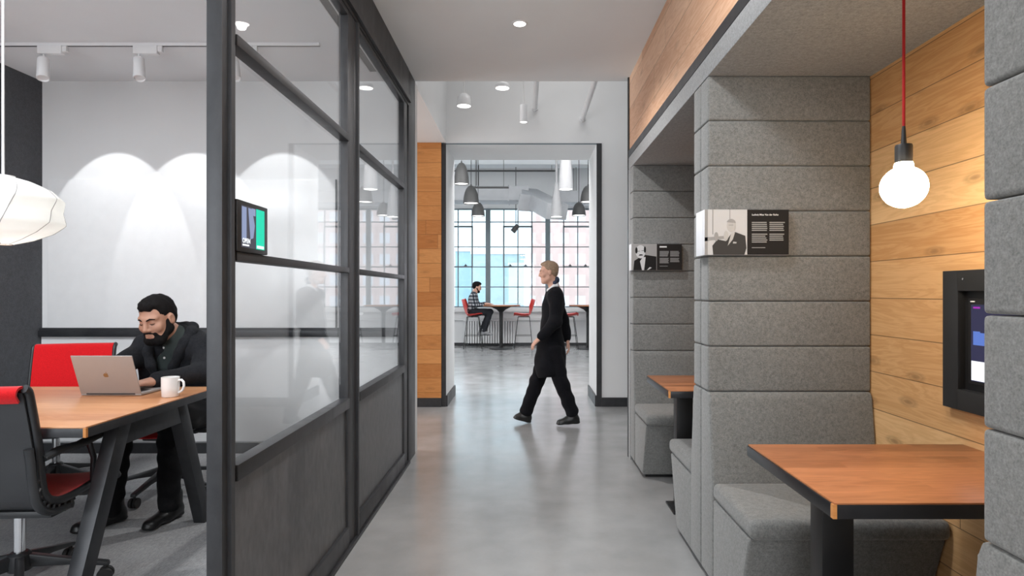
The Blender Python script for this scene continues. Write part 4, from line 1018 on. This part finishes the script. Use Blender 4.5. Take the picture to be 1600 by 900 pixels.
def hand(S, wrist, d, palm_n, thumb_side, s=1.0, curl=(.35, .5, .4), spread=.06):
    """palm, four bent fingers of different lengths and a thumb from the side of the palm"""
    d = np.array(d, float); d /= np.linalg.norm(d); n = np.array(palm_n, float); n -= d * (n @ d); n /= np.linalg.norm(n)
    t = np.array(thumb_side, float); t -= d * (t @ d) + n * (t @ n); t /= np.linalg.norm(t)
    w = np.array(wrist, float)
    S.cap(w, w + d * .03 * s, .026 * s, .028 * s, .02 * s, sq=(n, .72))
    for k, u in enumerate((-.030, -.010, .011, .031)):
        S.cap(w + d * .025 * s + t * u * .7 * s, w + d * .082 * s + t * u * s, .014 * s, .0115 * s, .012 * s)
    L = ((.030, .019, .017), (.039, .025, .020), (.044, .029, .021), (.040, .025, .020))
    for k, u in enumerate((-.031, -.011, .010, .031)):
        p = w + d * .084 * s + t * u * s; a = 0.0; dd = d + t * (u / .03) * spread; dd /= np.linalg.norm(dd)
        for j in range(3):
            a += curl[j]; v = dd * math.cos(a) + n * math.sin(a); q = p + v * L[k][j] * s
            S.cap(p, q, (.0098, .0088, .0080)[j] * s, (.0090, .0080, .0066)[j] * s, .004 * s); p = q
    p = w + d * .022 * s + t * .024 * s
    for j, (ln, r) in enumerate(((.040, .0135), (.032, .0108), (.025, .0094))):
        v = d * (.62 + .14 * j) + t * (.70 - .30 * j) + n * (.22 + .12 * j); v /= np.linalg.norm(v); q = p + v * ln * s
        S.cap(p, q, r * s, r * .86 * s, .006 * s); p = q
def folds(amp, fx, fy, fz, ph=0.0):
    return lambda x, y, z: amp * (np.sin(fx * x + 1.3 * np.sin(fz * .35 * z + ph) + ph) * np.sin(fy * y + fz * z + ph) + .6 * np.sin(fz * 1.7 * z + fx * .6 * x - fy * .5 * y))
def shoe(name, S_toe, S_heel, up_z, mat, parent, res, w=.043, sole=True):
    t, h = np.array(S_toe, float), np.array(S_heel, float); d = t - h; L = np.linalg.norm(d); d /= L
    zup = np.array((0, 0, 1.0)) - d * d[2]; zup /= np.linalg.norm(zup); sd = np.cross(d, zup)
    S = Sdf()
    S.cap(h + d * .035 + zup * .036, h + d * .10 + zup * .044, .036, .040, .02, sq=(zup, 1.0)); S.cap(h + d * .10 + zup * .040, t - d * .045 + zup * .026, .043, .036, .03, sq=(zup, .75))
    S.cap(h + d * .055 + zup * .06, h + d * .06 + zup * up_z, .042, .046, .03)
    for q in (0, L * .35, L - .075): S.cap(h + d * (.035 + q * .95) + zup * .012, h + d * (.040 + q * .95) + zup * .012, .040, .040, .012, sq=(zup, .35))
    S.plane(h, -zup)
    return S.mesh(name, res, mat, parent)

# ---- the man at the laptop
def seated_man():
    X0 = -2.10
    t = thing('person', 'person with dark beard and charcoal shawl-collar jacket typing on a laptop', 'person', (X0, 3.74, .008))
    hipL, hipR = (-2.00, 3.76, .53), (-2.18, 3.76, .53)
    kneeL, kneeR = (-1.955, 3.36, .545), (-2.215, 3.33, .535)
    ankL, ankR = (-1.955, 3.33, .10), (-2.235, 3.275, .10)
    pel, wai, che, nkb = (-2.09, 3.77, .57), (-2.09, 3.76, .70), (-2.09, 3.70, .86), (-2.098, 3.655, .985)
    shL, shR = (-1.915, 3.655, .925), (-2.275, 3.665, .925)
    elL, elR = (-1.845, 3.47, .80), (-2.345, 3.44, .81)
    wrL, wrR = (-1.985, 3.255, .785), (-2.22, 3.235, .785)
    hd = Head((-2.145, 3.545, 1.105), frame_of(PI - .12, -.30, .05), 1.09)
    sq = ((0, 1, 0), .72)
    B = Sdf()
    B.cap(pel, wai, .135, .125, .05, sq=sq); B.cap(wai, che, .125, .150, .05, sq=sq); B.cap(che, (-2.09, 3.67, .925), .15, .11, .05, sq=sq)
    B.cap(shL, shR, .058, .058, .05)
    for h_, k_, a_ in ((hipL, kneeL, ankL), (hipR, kneeR, ankR)):
        B.cap(h_, k_, .082, .056, .03); B.cap(k_, a_, .054, .036, .02)
    for s_, e_, w_ in ((shL, elL, wrL), (shR, elR, wrR)):
        B.cap(s_, e_, .052, .042, .03); B.cap(e_, w_, .042, .027, .02)
    hand(B, wrL, np.array((-.50, -.86, -.04)), (0, .05, -1), (-.86, .5, 0), 1.06, (.30, .42, .32))
    hand(B, wrR, np.array((.42, -.9, -.04)), (0, .05, -1), (.9, .42, 0), 1.06, (.30, .42, .32))
    hd.build(B, nkb)
    body = B.mesh('body', .0045, M['skin'], t)
    # shirt
    S = Sdf(); S.cap(wai, che, .135, .160, .05, sq=sq); S.cap(che, (-2.09, 3.67, .93), .16, .115, .05, sq=sq); S.cap((-2.095, 3.655, .955), (-2.105, 3.632, 1.0), .080, .071, .03)
    S.cap((-2.095, 3.66, .985), (-2.14, 3.585, .985), .02, .018, .01); S.cap((-2.095, 3.66, .985), (-2.075, 3.59, .98), .02, .018, .01)
    sh = S.mesh('shirt', .006, M['shirt_green'], t)
    b = MB()
    for (x, z) in ((-2.092, .955), (-2.098, .905)):
        pass
    # jacket: torso, shoulders, sleeves, collar; open at the front
    J = Sdf(); J.cap(pel, wai, .185, .185, .06, sq=sq); J.cap(wai, che, .185, .182, .06, sq=sq); J.cap(che, (-2.09, 3.68, .925), .178, .13, .06, sq=sq)
    J.cap(shL, shR, .078, .078, .05); J.cap((-2.25, 3.69, .66), (-2.235, 3.68, .84), .085, .085, .05)
    for s_, e_, w_ in ((shL, elL, wrL), (shR, elR, wrR)):
        J.cap(s_, e_, .074, .060, .04); e2, w2 = np.array(e_), np.array(w_); J.cap(e2, e2 + (w2 - e2) * .93, .060, .041, .03); J.cap(e2 + (w2 - e2) * .80, e2 + (w2 - e2) * .95, .043, .043, .01)
    # opening wedge between the lapels
    for k in range(7):
        z = .73 + .042 * k; wd = .008 + .0085 * k; yc = 3.625 - .018 * min(k, 4)
        J.cap((-2.125 - wd, yc - .05, z), (-2.125 + wd, yc - .05, z), .070, None, .015, 'sub'); J.cap((-2.125 - wd, yc, z), (-2.125 + wd, yc, z), .030, None, .015, 'sub')
    J.cap((-2.10, 3.62, 1.0), (-2.11, 3.55, 1.10), .066, .09, .02, 'sub')
    jk = J.mesh('jacket', .0055, M['jacket'], t, folds(.0042, 26, 30, 34))
    K = Sdf()                                                # shawl collar roll
    for side in (-1, 1):
        cx = -2.10
        pth = [(cx + .01, 3.742, 1.045), (cx + side * .062, 3.715, 1.045), (cx + side * .094, 3.655, 1.015), (cx - .012 + side * .098, 3.60, .965), (cx - .022 + side * .092, 3.565, .905), (cx - .025 + side * .066, 3.555, .83), (cx - .025 + side * .036, 3.575, .75)]
        rr = [.032, .034, .034, .031, .027, .024, .018]
        for a, b_, r1, r2 in zip(pth, pth[1:], rr, rr[1:]): K.cap(a, b_, r1, r2, .02)
    K.mesh('collar', .0055, M['jacket'], t, folds(.002, 40, 40, 50, 1.0))
    P = Sdf()                                                # trousers
    P.cap(pel, (pel[0], pel[1], pel[2] + .06), .145, .14, .05, sq=sq)
    for h_, k_, a_ in ((hipL, kneeL, ankL), (hipR, kneeR, ankR)):
        a2 = np.array(a_); P.cap(h_, k_, .096, .072, .04); P.cap(k_, a2 + (0, .0, .0), .070, .054, .03)
        P.plane(a2 + (0, 0, -.045), (0, 0, -1))
    P.mesh('trousers', .006, M['trouser_black'], t, folds(.004, 30, 34, 46, .6))
    shoe('shoe', (-1.985, 3.16, .012), (-1.945, 3.435, .012), .13, M['shoe'], t, .006)
    shoe('shoe', (-2.345, 3.125, .012), (-2.205, 3.36, .012), .13, M['shoe'], t, .006)
    hd.hair(.004, M['hair_black'], t, .0035, (0, .020, .010), (0, .725, -.69), -.05)
    D = Sdf(); s = hd.s; g = .0065                                 # beard along jaw and chin with a moustache
    D.cap(hd.w(-.022, .060, -.100), hd.w(.022, .060, -.100), .027 * s, None, .03)
    for q in (-1, 1):
        D.cap(hd.w(q * .058, .006, -.050), hd.w(q * .030, .052, -.095), .0235 * s, .026 * s, .025); D.cap(hd.w(q * .066, .010, -.006), hd.w(q * .058, .006, -.050), .0135 * s, .022 * s, .02)
        D.cap(hd.w(q * .006, .086, -.0475), hd.w(q * .028, .074, -.056), .0075 * s, .008 * s, .008); D.cap(hd.w(q * .028, .074, -.056), hd.w(q * .030, .064, -.088), .009 * s, .014 * s, .012)
    D.cap(hd.w(-.012, .070, -.090), hd.w(.012, .070, -.090), .0205 * s, None, .012); D.ell(hd.w(0, .095, -.0665), np.array((.020, .024, .0095)) * s, .004, 'sub', R=hd.R)
    D.mesh('beard', .004, M['hair_black'], t, lambda x, y, z: .0013 * np.sin(210 * x + 60 * z) * np.sin(190 * y - 80 * z), smooth=1)
    L = Sdf(); L.cap(hd.w(-.013, .0815, -.0605), hd.w(.013, .0815, -.0605), .006 * s, None, .004); L.cap(hd.w(-.011, .081, -.0735), hd.w(.011, .081, -.0735), .0075 * s, None, .004); L.mesh('lips', .003, M['lips'], t)
    hd.brows(M['hair_black'], t)
    bb = MB()
    dg = bpy.context.evaluated_depsgraph_get()
    for (x, z) in ((-2.128, .935), (-2.126, .875)):
        ok, loc, nor, _ = sh.ray_cast(sh.matrix_world.inverted() @ Vector((x, 3.0, z)), Vector((0, 1, 0)))
        if ok:
            n = MB().lathe([(.0001, 0), (.0065, 0), (.0065, .0025), (.0001, .003)], loc, 14, rot=nor.to_track_quat('Z', 'Y').to_matrix()); n.build('button', M['ceramic'], sh, 40, False)
    return t
seated_man()

# ---- the walker
def walker():
    Y = 5.81; k = Y / F
    def w(px, py, dy=0.0): return np.array((at(px, py, Y).x * (Y + dy) / Y, Y + dy, H + (at(px, py, Y).z - H) * (Y + dy) / Y))
    t = thing('person', 'person in long black coat walking across the floor in front of the portal', 'person', (at(852, 0, Y).x, Y, 0))
    hd = Head(w(857.0, 426), frame_of(PI / 2 + .10, -.06, 0), .86)
    nkb = w(866, 449); che = w(865, 474); wai = w(861, 508); pel = w(860, 540)
    shN, shF = w(869, 462, -.165), w(865, 462, .165)
    elN, elF = w(868, 502, -.235), w(880, 500, .225)
    wrN, wrF = w(845, 527, -.20), w(886, 530, .16)
    hpN, hpF = w(863, 548, -.08), w(858, 548, .08)
    # near (camera-side) leg trails, far leg leads
    knF, anF = w(839, 596, .07), w(823, 640, .06); knN, anN = w(877, 598, -.08), w(893, 641, -.07)
    sq = ((1, 0, 0), .66)
    B = Sdf()
    B.cap(pel, wai, .120, .105, .05, sq=sq); B.cap(wai, che, .105, .128, .05, sq=sq); B.cap(che, w(866, 458), .128, .07, .05, sq=sq); B.cap(shN, shF, .048, .048, .04)
    for h_, k_, a_ in ((hpN, knN, anN), (hpF, knF, anF)): B.cap(h_, k_, .075, .05, .03); B.cap(k_, a_, .048, .034, .02)
    for s_, e_, r_ in ((shN, elN, wrN), (shF, elF, wrF)): B.cap(s_, e_, .044, .037, .03); B.cap(e_, r_, .037, .024, .02)
    hand(B, wrN, w(836, 535, -.195) - wrN, (.25, .3, -.9), (-.4, .85, .2), .88, (.25, .35, .3))
    hand(B, wrF, w(889, 542, .155) - wrF, (-1, 0, 0), (-.3, -.9, 0), .88, (.3, .4, .3))
    hd.build(B, nkb)
    B.mesh('body', .006, M['skin_fair'], t)
    P = Sdf()
    for h_, k_, a_ in ((hpN, knN, anN), (hpF, knF, anF)): P.cap(h_, k_, .094, .070, .04); P.cap(k_, a_ + (a_ - k_) * .05, .068, .062, .03)
    P.cap(pel, w(860, 552), .12, .11, .05, sq=sq)
    P.mesh('trousers', .007, M['coat'], t, folds(.004, 30, 20, 34))
    J = Sdf(); J.cap(che, w(866, 459), .150, .085, .05, sq=sq); J.cap(wai, che, .132, .150, .05, sq=sq); J.cap(pel, wai, .150, .132, .05, sq=((1, 0, 0), .74)); J.cap(w(859, 572), pel, .172, .150, .05, sq=((1, 0, 0), .80))
    J.cap(w(852, 570), w(860, 540), .10, .10, .05); J.cap(w(868, 568), w(864, 540), .10, .10, .05)
    J.cap(shN, shF, .066, .066, .05)
    for s_, e_, r_ in ((shN, elN, wrN), (shF, elF, wrF)): J.cap(s_, e_, .066, .058, .04); J.cap(e_, e_ + (r_ - e_) * .95, .058, .046, .03)
    J.plane(w(860, 587), (0.12, 0, -1))
    J.cap(w(850, 446), w(857, 440), .036, .055, .01, 'sub')
    J.mesh('coat', .007, M['coat'], t, folds(.005, 24, 22, 22, .4))
    K = Sdf()
    for a, b in ((w(866, 447, -.05), w(857, 454, -.035)), (w(866, 447, .05), w(857, 454, .035)), (w(870, 446, -.045), w(870, 446, .045))): K.cap(a, b, .020, .016, .015)
    K.cap(w(857, 453, -.03), w(853, 470, -.012), .015, .011, .012); K.cap(w(857, 453, .03), w(853, 470, .012), .015, .011, .012)
    K.mesh('shirt_collar', .005, M['white_cloth'], t)
    N_ = Sdf(); N_.ell(w(869.5, 437.5), (.030, .045, .034), .01); N_.cap(w(867, 442, -.045), w(867, 442, .045), .022, None, .01); N_.mesh('scarf', .005, M['navy_cloth'], t)
    shoe('shoe', w(801, 653.5, .06), w(829, 661, .06), .10, M['shoe'], t, .006)
    shoe('shoe', w(868.5, 664, -.07), w(906, 661.5, -.07), .10, M['shoe'], t, .006)
    hd.hair(.005, M['hair_fair'], t, .006, (0, .062, .072), (0, .70, -.70), -.060)
    hd.brows(M['hair_fair'], t)
    return t
walker()
# ---------------------------------------------------------------- lounge
def stool(loc, rot, label, mat, group='moulded shell bar stools'):
    """shell seat on four splayed wire legs; faces +Y before turning"""
    t = thing('bar_stool', label, 'bar stool', loc, rot, group)
    SH = .745
    prof = [(.215, -.012), (.200, .008), (.14, .004), (.05, -.012), (-.05, -.018), (-.12, -.006), (-.165, .045), (-.195, .12), (-.222, .20), (-.245, .28), (-.262, .335), (-.268, .35)]
    wid = [.175, .195, .215, .225, .228, .225, .22, .215, .20, .175, .14, .09]
    def f(u, v):
        x = u * (len(prof) - 1); i = min(int(x), len(prof) - 2); k = x - i
        y = prof[i][0] * (1 - k) + prof[i + 1][0] * k; z = prof[i][1] * (1 - k) + prof[i + 1][1] * k; w = wid[i] * (1 - k) + wid[i + 1] * k
        s = (v - .5) * 2; c = s * s
        lift = .055 * c if u < .45 else .03 * c; fwd = .0 if u < .45 else .085 * c * min(1, (u - .45) / .25)
        return Vector((s * w, y + fwd, SH + z + lift))
    MB().sheet(f, 44, 16, .009).build('shell', mat, t, 70)
    feet = [(-.205, .21), (.205, .21), (-.205, -.20), (.205, -.20)]
    for (x, y) in feet: MB().tube([(x * .62, y * .62 - .01, SH - .028), (x, y, .006)], .0075, 8).build('leg', M['black'], t, 60)
    kk = .62 + .38 * (SH - .30) / SH
    m = MB(); q = [(x * kk, y * kk, .30) for x, y in (feet[0], feet[1], feet[3], feet[2], feet[0])]; m.tube(q, .006, 6); m.build('footrest', M['black'], t, 60)
    m = MB(); q = [(x * .62, y * .62 - .01, SH - .028) for x, y in (feet[0], feet[1], feet[3], feet[2], feet[0])]; m.tube(q, .0075, 6); m.tube([q[0], q[3]], .006, 6); m.tube([q[1], q[2]], .006, 6); m.build('seat_frame', M['black'], t, 60)
    return t
YS = 13.6
st = stool((at(741, 0, YS).x - .02, YS, 0), -PI / 2, 'red shell bar stool under the seated man in plaid', M['red_shell'])
dup(st, (at(818, 0, YS).x, YS, 0), PI / 2, 'empty red shell bar stool between the first bar table and the walker')
dup(st, (at(888, 0, YS).x, YS, 0), -PI / 2, 'empty red shell bar stool behind the walker, beside the second bar table')
stool((2.13, YS + .05, 0), PI / 2, 'pale shell bar stool seen only mirrored in the partition glass', M['white_shell'])

def bar_table(x, label):
    t = thing('bar_table', label, 'bar table', (x, YS, 0), 0, 'pedestal bar tables by the windows')
    MB().lathe([(.0001, .955), (.425, .955), (.43, .962), (.43, .978), (.425, .983), (.0001, .983)], (0, 0, 0), 48).build('top', M['table_wood'], t, 30)
    MB().lathe([(.0001, .955), (.25, .953), (.235, .94), (.10, .875), (.045, .82), (.042, .70), (.0001, .70)], (0, 0, 0), 28).build('bracket', M['black'], t, 50)
    MB().tube([(0, 0, .02), (0, 0, .90)], .040, 20).build('pole', M['black'], t, 60)
    MB().lathe([(.0001, 0), (.265, 0), (.265, .012), (.24, .022), (.06, .034), (.045, .05), (.0001, .05)], (0, 0, 0), 40).build('base', M['black'], t, 40)
    return t
bar_table(at(783, 0, YS).x, 'round bar table beside the man in the plaid shirt')
bar_table(at(919, 0, YS).x, 'bar table half hidden by the right portal jamb')

t = thing('radiator', 'white finned radiator under the window behind the first bar table', 'radiator', (-.9, YW - .08, 0))
x0, x1 = at(727, 0, YW).x, at(805, 0, YW).x
m = MB(); n = 20
for k in range(n):
    a = x0 + (x1 - x0) * k / n; m.box(a + .008, a + (x1 - x0) / n - .008, YW - .16, YW - .045, .07, .585, bev=.008)
m.build('fins', M['white_metal'], t, 40, True)
MB().box(x0 - .03, x1 + .03, YW - .18, YW - .02, .588, .615, bev=.006).build('cover', M['white_metal'], t, 40, True)
MB().box(x0, x1, YW - .13, YW - .08, .05, .075).box(x0 + .05, x0 + .09, YW - .13, YW - .08, 0, .06).box(x1 - .09, x1 - .05, YW - .13, YW - .08, 0, .06).build('base_rail', M['frame'], t, 40, True)

# dome pendants
def dome(px, ptop, pbot, wpx, Y, label):
    a, b = at(px, ptop, Y), at(px, pbot, Y); L = a.z - b.z; r = wpx / F * Y / 2; z0 = b.z - 4.30
    t = thing('dome_pendant', label, 'pendant lamp', (a.x, Y, 4.30), 0, 'grey dome pendants in the lounge')
    pr = [(r, 0), (r * .985, L * .12), (r * .92, L * .35), (r * .80, L * .60), (r * .60, L * .82), (r * .34, L * .96), (r * .10, L), (r * .10, L * 1.06), (.0001, L * 1.06)]
    pr = [(.0001, L * .3), (r * .82, L * .3), (r * .95, L * .06), (r * .955, 0)] + pr
    MB().lathe(pr, (0, 0, z0), 36).build('shade', M['lamp_grey'], t, 50)
    MB().lathe([(.0001, L * .05), (r * .93, L * .05), (r * .93, L * .08), (.0001, L * .08)], (0, 0, z0), 36).build('diffuser', M['lamp_soft'], t, 40)
    MB().tube([(0, 0, z0 + L), (0, 0, -.02)], .006, 8).build('cord', M['black'], t, 60)
    MB().lathe([(.0001, -.0005), (.07, -.0005), (.07, -.03), (.0001, -.045)], (0, 0, 0), 24).build('canopy', M['black'], t, 40)
    return t
dome(721, 254, 288, 24, 10.2, 'largest looking grey dome pendant, cut off by the portal jamb on the oak panel side')
dome(736, 290, 318, 25, 11.2, 'grey dome pendant second from the oak panel side of the portal')
dome(747, 316, 338, 21.5, 11.9, 'lowest looking grey dome pendant, above the seated man in plaid')
dome(904.5, 316, 337, 22, 12.2, 'grey dome pendant hanging over the second bar table')
dome(919, 290, 316, 25, 11.0, 'grey dome pendant half hidden by the portal jamb near the booths')
# tall white cone pendants
def cone(px, ptop, pbot, wtop, wbot, Y, label, tilt=0.0):
    a, b = at(px, ptop, Y), at(px, pbot, Y); L = a.z - b.z; r0, r1 = wbot / F * Y / 2, wtop / F * Y / 2; z0 = b.z - 4.30
    t = thing('cone_pendant', label, 'pendant lamp', (a.x, Y, 4.30), 0, 'tall white cone pendants in the lounge')
    MB().lathe([(.0001, .01), (r0 * .93, .01), (r0 * .96, 0), (r0, 0), (r0 * .8 + r1 * .2, L * .33), (r0 * .42 + r1 * .58, L * .66), (r1, L), (.0001, L)], (0, 0, z0), 36).build('shade', M['cone_white'], t, 50)
    MB().lathe([(.0001, .004), (r0 * .9, .004), (r0 * .9, .009), (.0001, .009)], (0, 0, z0), 30).build('diffuser', M['lamp_soft'], t, 40)
    MB().tube([(0, 0, z0 + L), (0, 0, -.005)], r1 * .6, 10).build('stem', M['cone_white'], t, 60)
cone(884, 232, 296, 14, 22, 9.4, 'broad white cone pendant cut by the top of the portal')
cone(869.5, 286, 339, 6, 18.5, 10.6, 'slender white cone pendant below the broad one')

# ducts
t = thing('air_duct', 'square galvanised air duct running below the lounge ceiling and bending toward the portal', 'duct', (-.6, 12.6, 3.3))
dz0, dz1 = at(0, 315, 12.6).z, at(0, 293, 12.6).z
MB().box(-3.2, at(826, 0, 12.6).x, 12.4, 13.0, dz0, dz1, bev=.008).build('main_run', M['galvanised'], t, 20, True)
x = at(795, 0, 12.6).x
MB().box(x - .012, x + .012, 12.385, 13.015, dz0 - .015, dz1 + .015).box(-1.66, -1.63, 12.385, 13.015, dz0 - .015, dz1 + .015).build('joint_flange', M['galvanised'], t, 20, True)
a = Vector((at(823, 0, 12.4).x, 12.7, (dz0 + dz1) / 2)); b_ = Vector((at(871, 0, 11.4).x, 11.5, at(0, 330, 11.4).z))
d = b_ - a; L = d.length; rot = d.to_track_quat('X', 'Z').to_matrix(); c = (a + b_) / 2
MB().box(c.x - L / 2, c.x + L / 2, c.y - .22, c.y + .22, c.z - .15, c.z + .15, bev=.006, rot=rot).build('branch', M['galvanised'], t, 20, True)
MB().box(c.x - .25, c.x - .22, c.y - .235, c.y + .235, c.z - .165, c.z + .165, rot=rot).build('joint_flange', M['galvanised'], t, 20, True)
for x in (-2.6, -1.0):
    for y in (12.42, 12.98): MB().tube([(x, y, dz0), (x, y, 4.30)], .008, 6).build('hanger_rod', M['lamp_grey'], t, 60, True)
t = thing('air_duct', 'second galvanised duct near the lounge ceiling behind the cone pendants', 'duct', (1.4, 13.5, 3.5))
z0, z1 = at(0, 318, 13.4).z, at(0, 300, 13.4).z
MB().box(at(868, 0, 13.4).x, 4.2, 13.2, 13.8, z0, z1, bev=.008).build('main_run', M['galvanised'], t, 20, True)
for x in (1.1, 3.2):
    for y in (13.22, 13.78): MB().tube([(x, y, z0), (x, y, 4.30)], .008, 6).build('hanger_rod', M['lamp_grey'], t, 60, True)
MB().box(1.30, 1.33, 13.185, 13.815, z0 - .015, z1 + .015).build('joint_flange', M['galvanised'], t, 20, True)
for (py, Y, x0, x1, lb) in ((293, 11.9, 735, 795, 'thin grey pipe along the front of the long square duct'), (267, 13.0, 700, 870, 'long thin pipe just below the lounge ceiling')):
    e = at(0, py, Y)
    t = thing('ceiling_pipe', lb, 'pipe', (at((x0 + x1) / 2, 0, Y).x, Y, e.z))
    MB().tube([(at(x0, 0, Y).x, Y, e.z), (at(x1, 0, Y).x, Y, e.z)], .02, 10).build('pipe', M['lamp_grey'], t, 60, True)
    for x in (x0 + 8, x1 - 8): MB().tube([(at(x, 0, Y).x, Y, e.z), (at(x, 0, Y).x, Y, 4.30)], .006, 6).build('hanger', M['lamp_grey'], t, 60, True)
# small adjustable spotlight seen against the windows
a = at(806, 356, 13.2)
t = thing('hanging_spotlight', 'small grey spotlight seen against the middle window', 'spotlight', (a.x, 13.2, 4.30))
MB().lathe([(.0001, -.11), (.055, -.11), (.06, -.10), (.05, .07), (.0001, .09)], (0, 0, a.z - 4.30), 20, rot=Euler((0, .7, 0)).to_matrix()).build('head', M['lamp_grey'], t, 40)
MB().tube([(0, 0, a.z - 4.30), (0, 0, -.002)], .008, 8).build('stem', M['lamp_grey'], t, 60)
MB().tube([(0, -.06, a.z - 4.30), (0, .0, a.z - 4.24), (0, .06, a.z - 4.30)], .008, 8).build('yoke', M['lamp_grey'], t, 60)

# the man on the stool
def stool_man():
    Y = YS; x = at(741, 0, Y).x - .02
    t = thing('person', 'person in a plaid shirt sitting on a red bar stool by the windows', 'person', (x, Y, .75))
    def P(dx, dy, z): return np.array((x + dx, Y + dy, z))
    hd = Head(P(.085, 0, 1.375), frame_of(-PI / 2, -.22, 0), .93)
    B = Sdf(); sq = ((1, 0, 0), .7)
    pel, wai, che, nkb = P(-.03, 0, .83), P(-.02, 0, .94), P(.0, 0, 1.10), P(.03, 0, 1.25)
    B.cap(pel, wai, .12, .115, .05, sq=sq); B.cap(wai, che, .115, .135, .05, sq=sq); B.cap(che, P(.02, 0, 1.20), .135, .09, .05, sq=sq); B.cap(P(.01, -.17, 1.19), P(.01, .17, 1.19), .05, .05, .04)
    legs = ((P(0, -.09, .82), P(.38, -.11, .83), P(.25, -.12, .40)), (P(0, .09, .82), P(.36, .10, .82), P(.16, .10, .37)))
    for h_, k_, a_ in legs: B.cap(h_, k_, .08, .055, .03); B.cap(k_, a_, .052, .036, .02)
    arms = ((P(.01, -.19, 1.18), P(.06, -.24, .98), P(.27, -.13, 1.005)), (P(.01, .19, 1.18), P(.08, .23, .98), P(.30, .12, 1.005)))
    for s_, e_, w_ in arms: B.cap(s_, e_, .048, .04, .03); B.cap(e_, w_, .038, .026, .02)
    hand(B, arms[0][2], (.95, .25, .02), (0, 0, -1), (.1, 1, 0), 1.0, (.2, .3, .3)); hand(B, arms[1][2], (.95, -.2, .02), (0, 0, -1), (.1, -1, 0), 1.0, (.2, .3, .3))
    hd.build(B, nkb)
    B.mesh('body', .007, M['skin_fair'], t)
    J = Sdf(); J.cap(P(-.03, 0, .86), wai, .14, .135, .05, sq=sq); J.cap(wai, che, .135, .152, .05, sq=sq); J.cap(che, P(.02, 0, 1.20), .152, .10, .05, sq=sq); J.cap(P(.01, -.18, 1.19), P(.01, .18, 1.19), .064, .064, .05)
    for s_, e_, w_ in arms: J.cap(s_, e_, .064, .054, .04); J.cap(e_, e_ + (w_ - e_) * .8, .054, .042, .03)
    J.mesh('shirt', .009, M['plaid'], t, folds(.003, 30, 30, 40))
    Q = Sdf(); Q.cap(pel, P(-.02, 0, .86), .13, .125, .05, sq=sq)
    for h_, k_, a_ in legs: Q.cap(h_, k_, .092, .07, .04); Q.cap(k_, a_, .068, .052, .03)
    Q.mesh('trousers', .009, M['trouser_grey'], t, folds(.003, 30, 30, 40))
    for h_, k_, a_ in legs: shoe('shoe', a_ + (.20, 0, -.085), a_ + (-.07, 0, -.075), .10, M['shoe_grey'], t, .008)
    hd.hair(.007, M['hair_black'], t, .016, (0, .066, .070), (0, .68, -.73), -.06)
    D = Sdf(); D.cap(hd.w(-.022, .06, -.10), hd.w(.022, .06, -.10), .028, None, .02)
    for q in (-1, 1): D.cap(hd.w(q * .06, .005, -.03), hd.w(q * .03, .052, -.095), .018, .024, .02)
    D.mesh('beard', .006, M['hair_black'], t)
    hd.brows(M['hair_black'], t)
stool_man()

# pale chair just behind the last booth
t = thing('side_chair', 'pale chair whose edge shows past the farthest booth end', 'chair', (1.12, 5.15, 0))
def f(u, v):
    s = (v - .5) * 2; pr = [(.22, .44), (.1, .43), (-.1, .42), (-.19, .46), (-.23, .6), (-.26, .8)]; x = u * 5; i = min(int(x), 4); k = x - i
    y = pr[i][0] * (1 - k) + pr[i + 1][0] * k; z = pr[i][1] * (1 - k) + pr[i + 1][1] * k
    return Vector((-y, s * .22, z + .03 * s * s))
MB().sheet(f, 30, 10, .01).build('shell', M['white_shell'], t, 70)
for (x, y) in ((-.2, -.2), (-.2, .2), (.2, -.2), (.2, .2)): MB().tube([(x * .6, y * .6, .425), (x, y, .006)], .009, 8).build('leg', M['black'], t, 60)
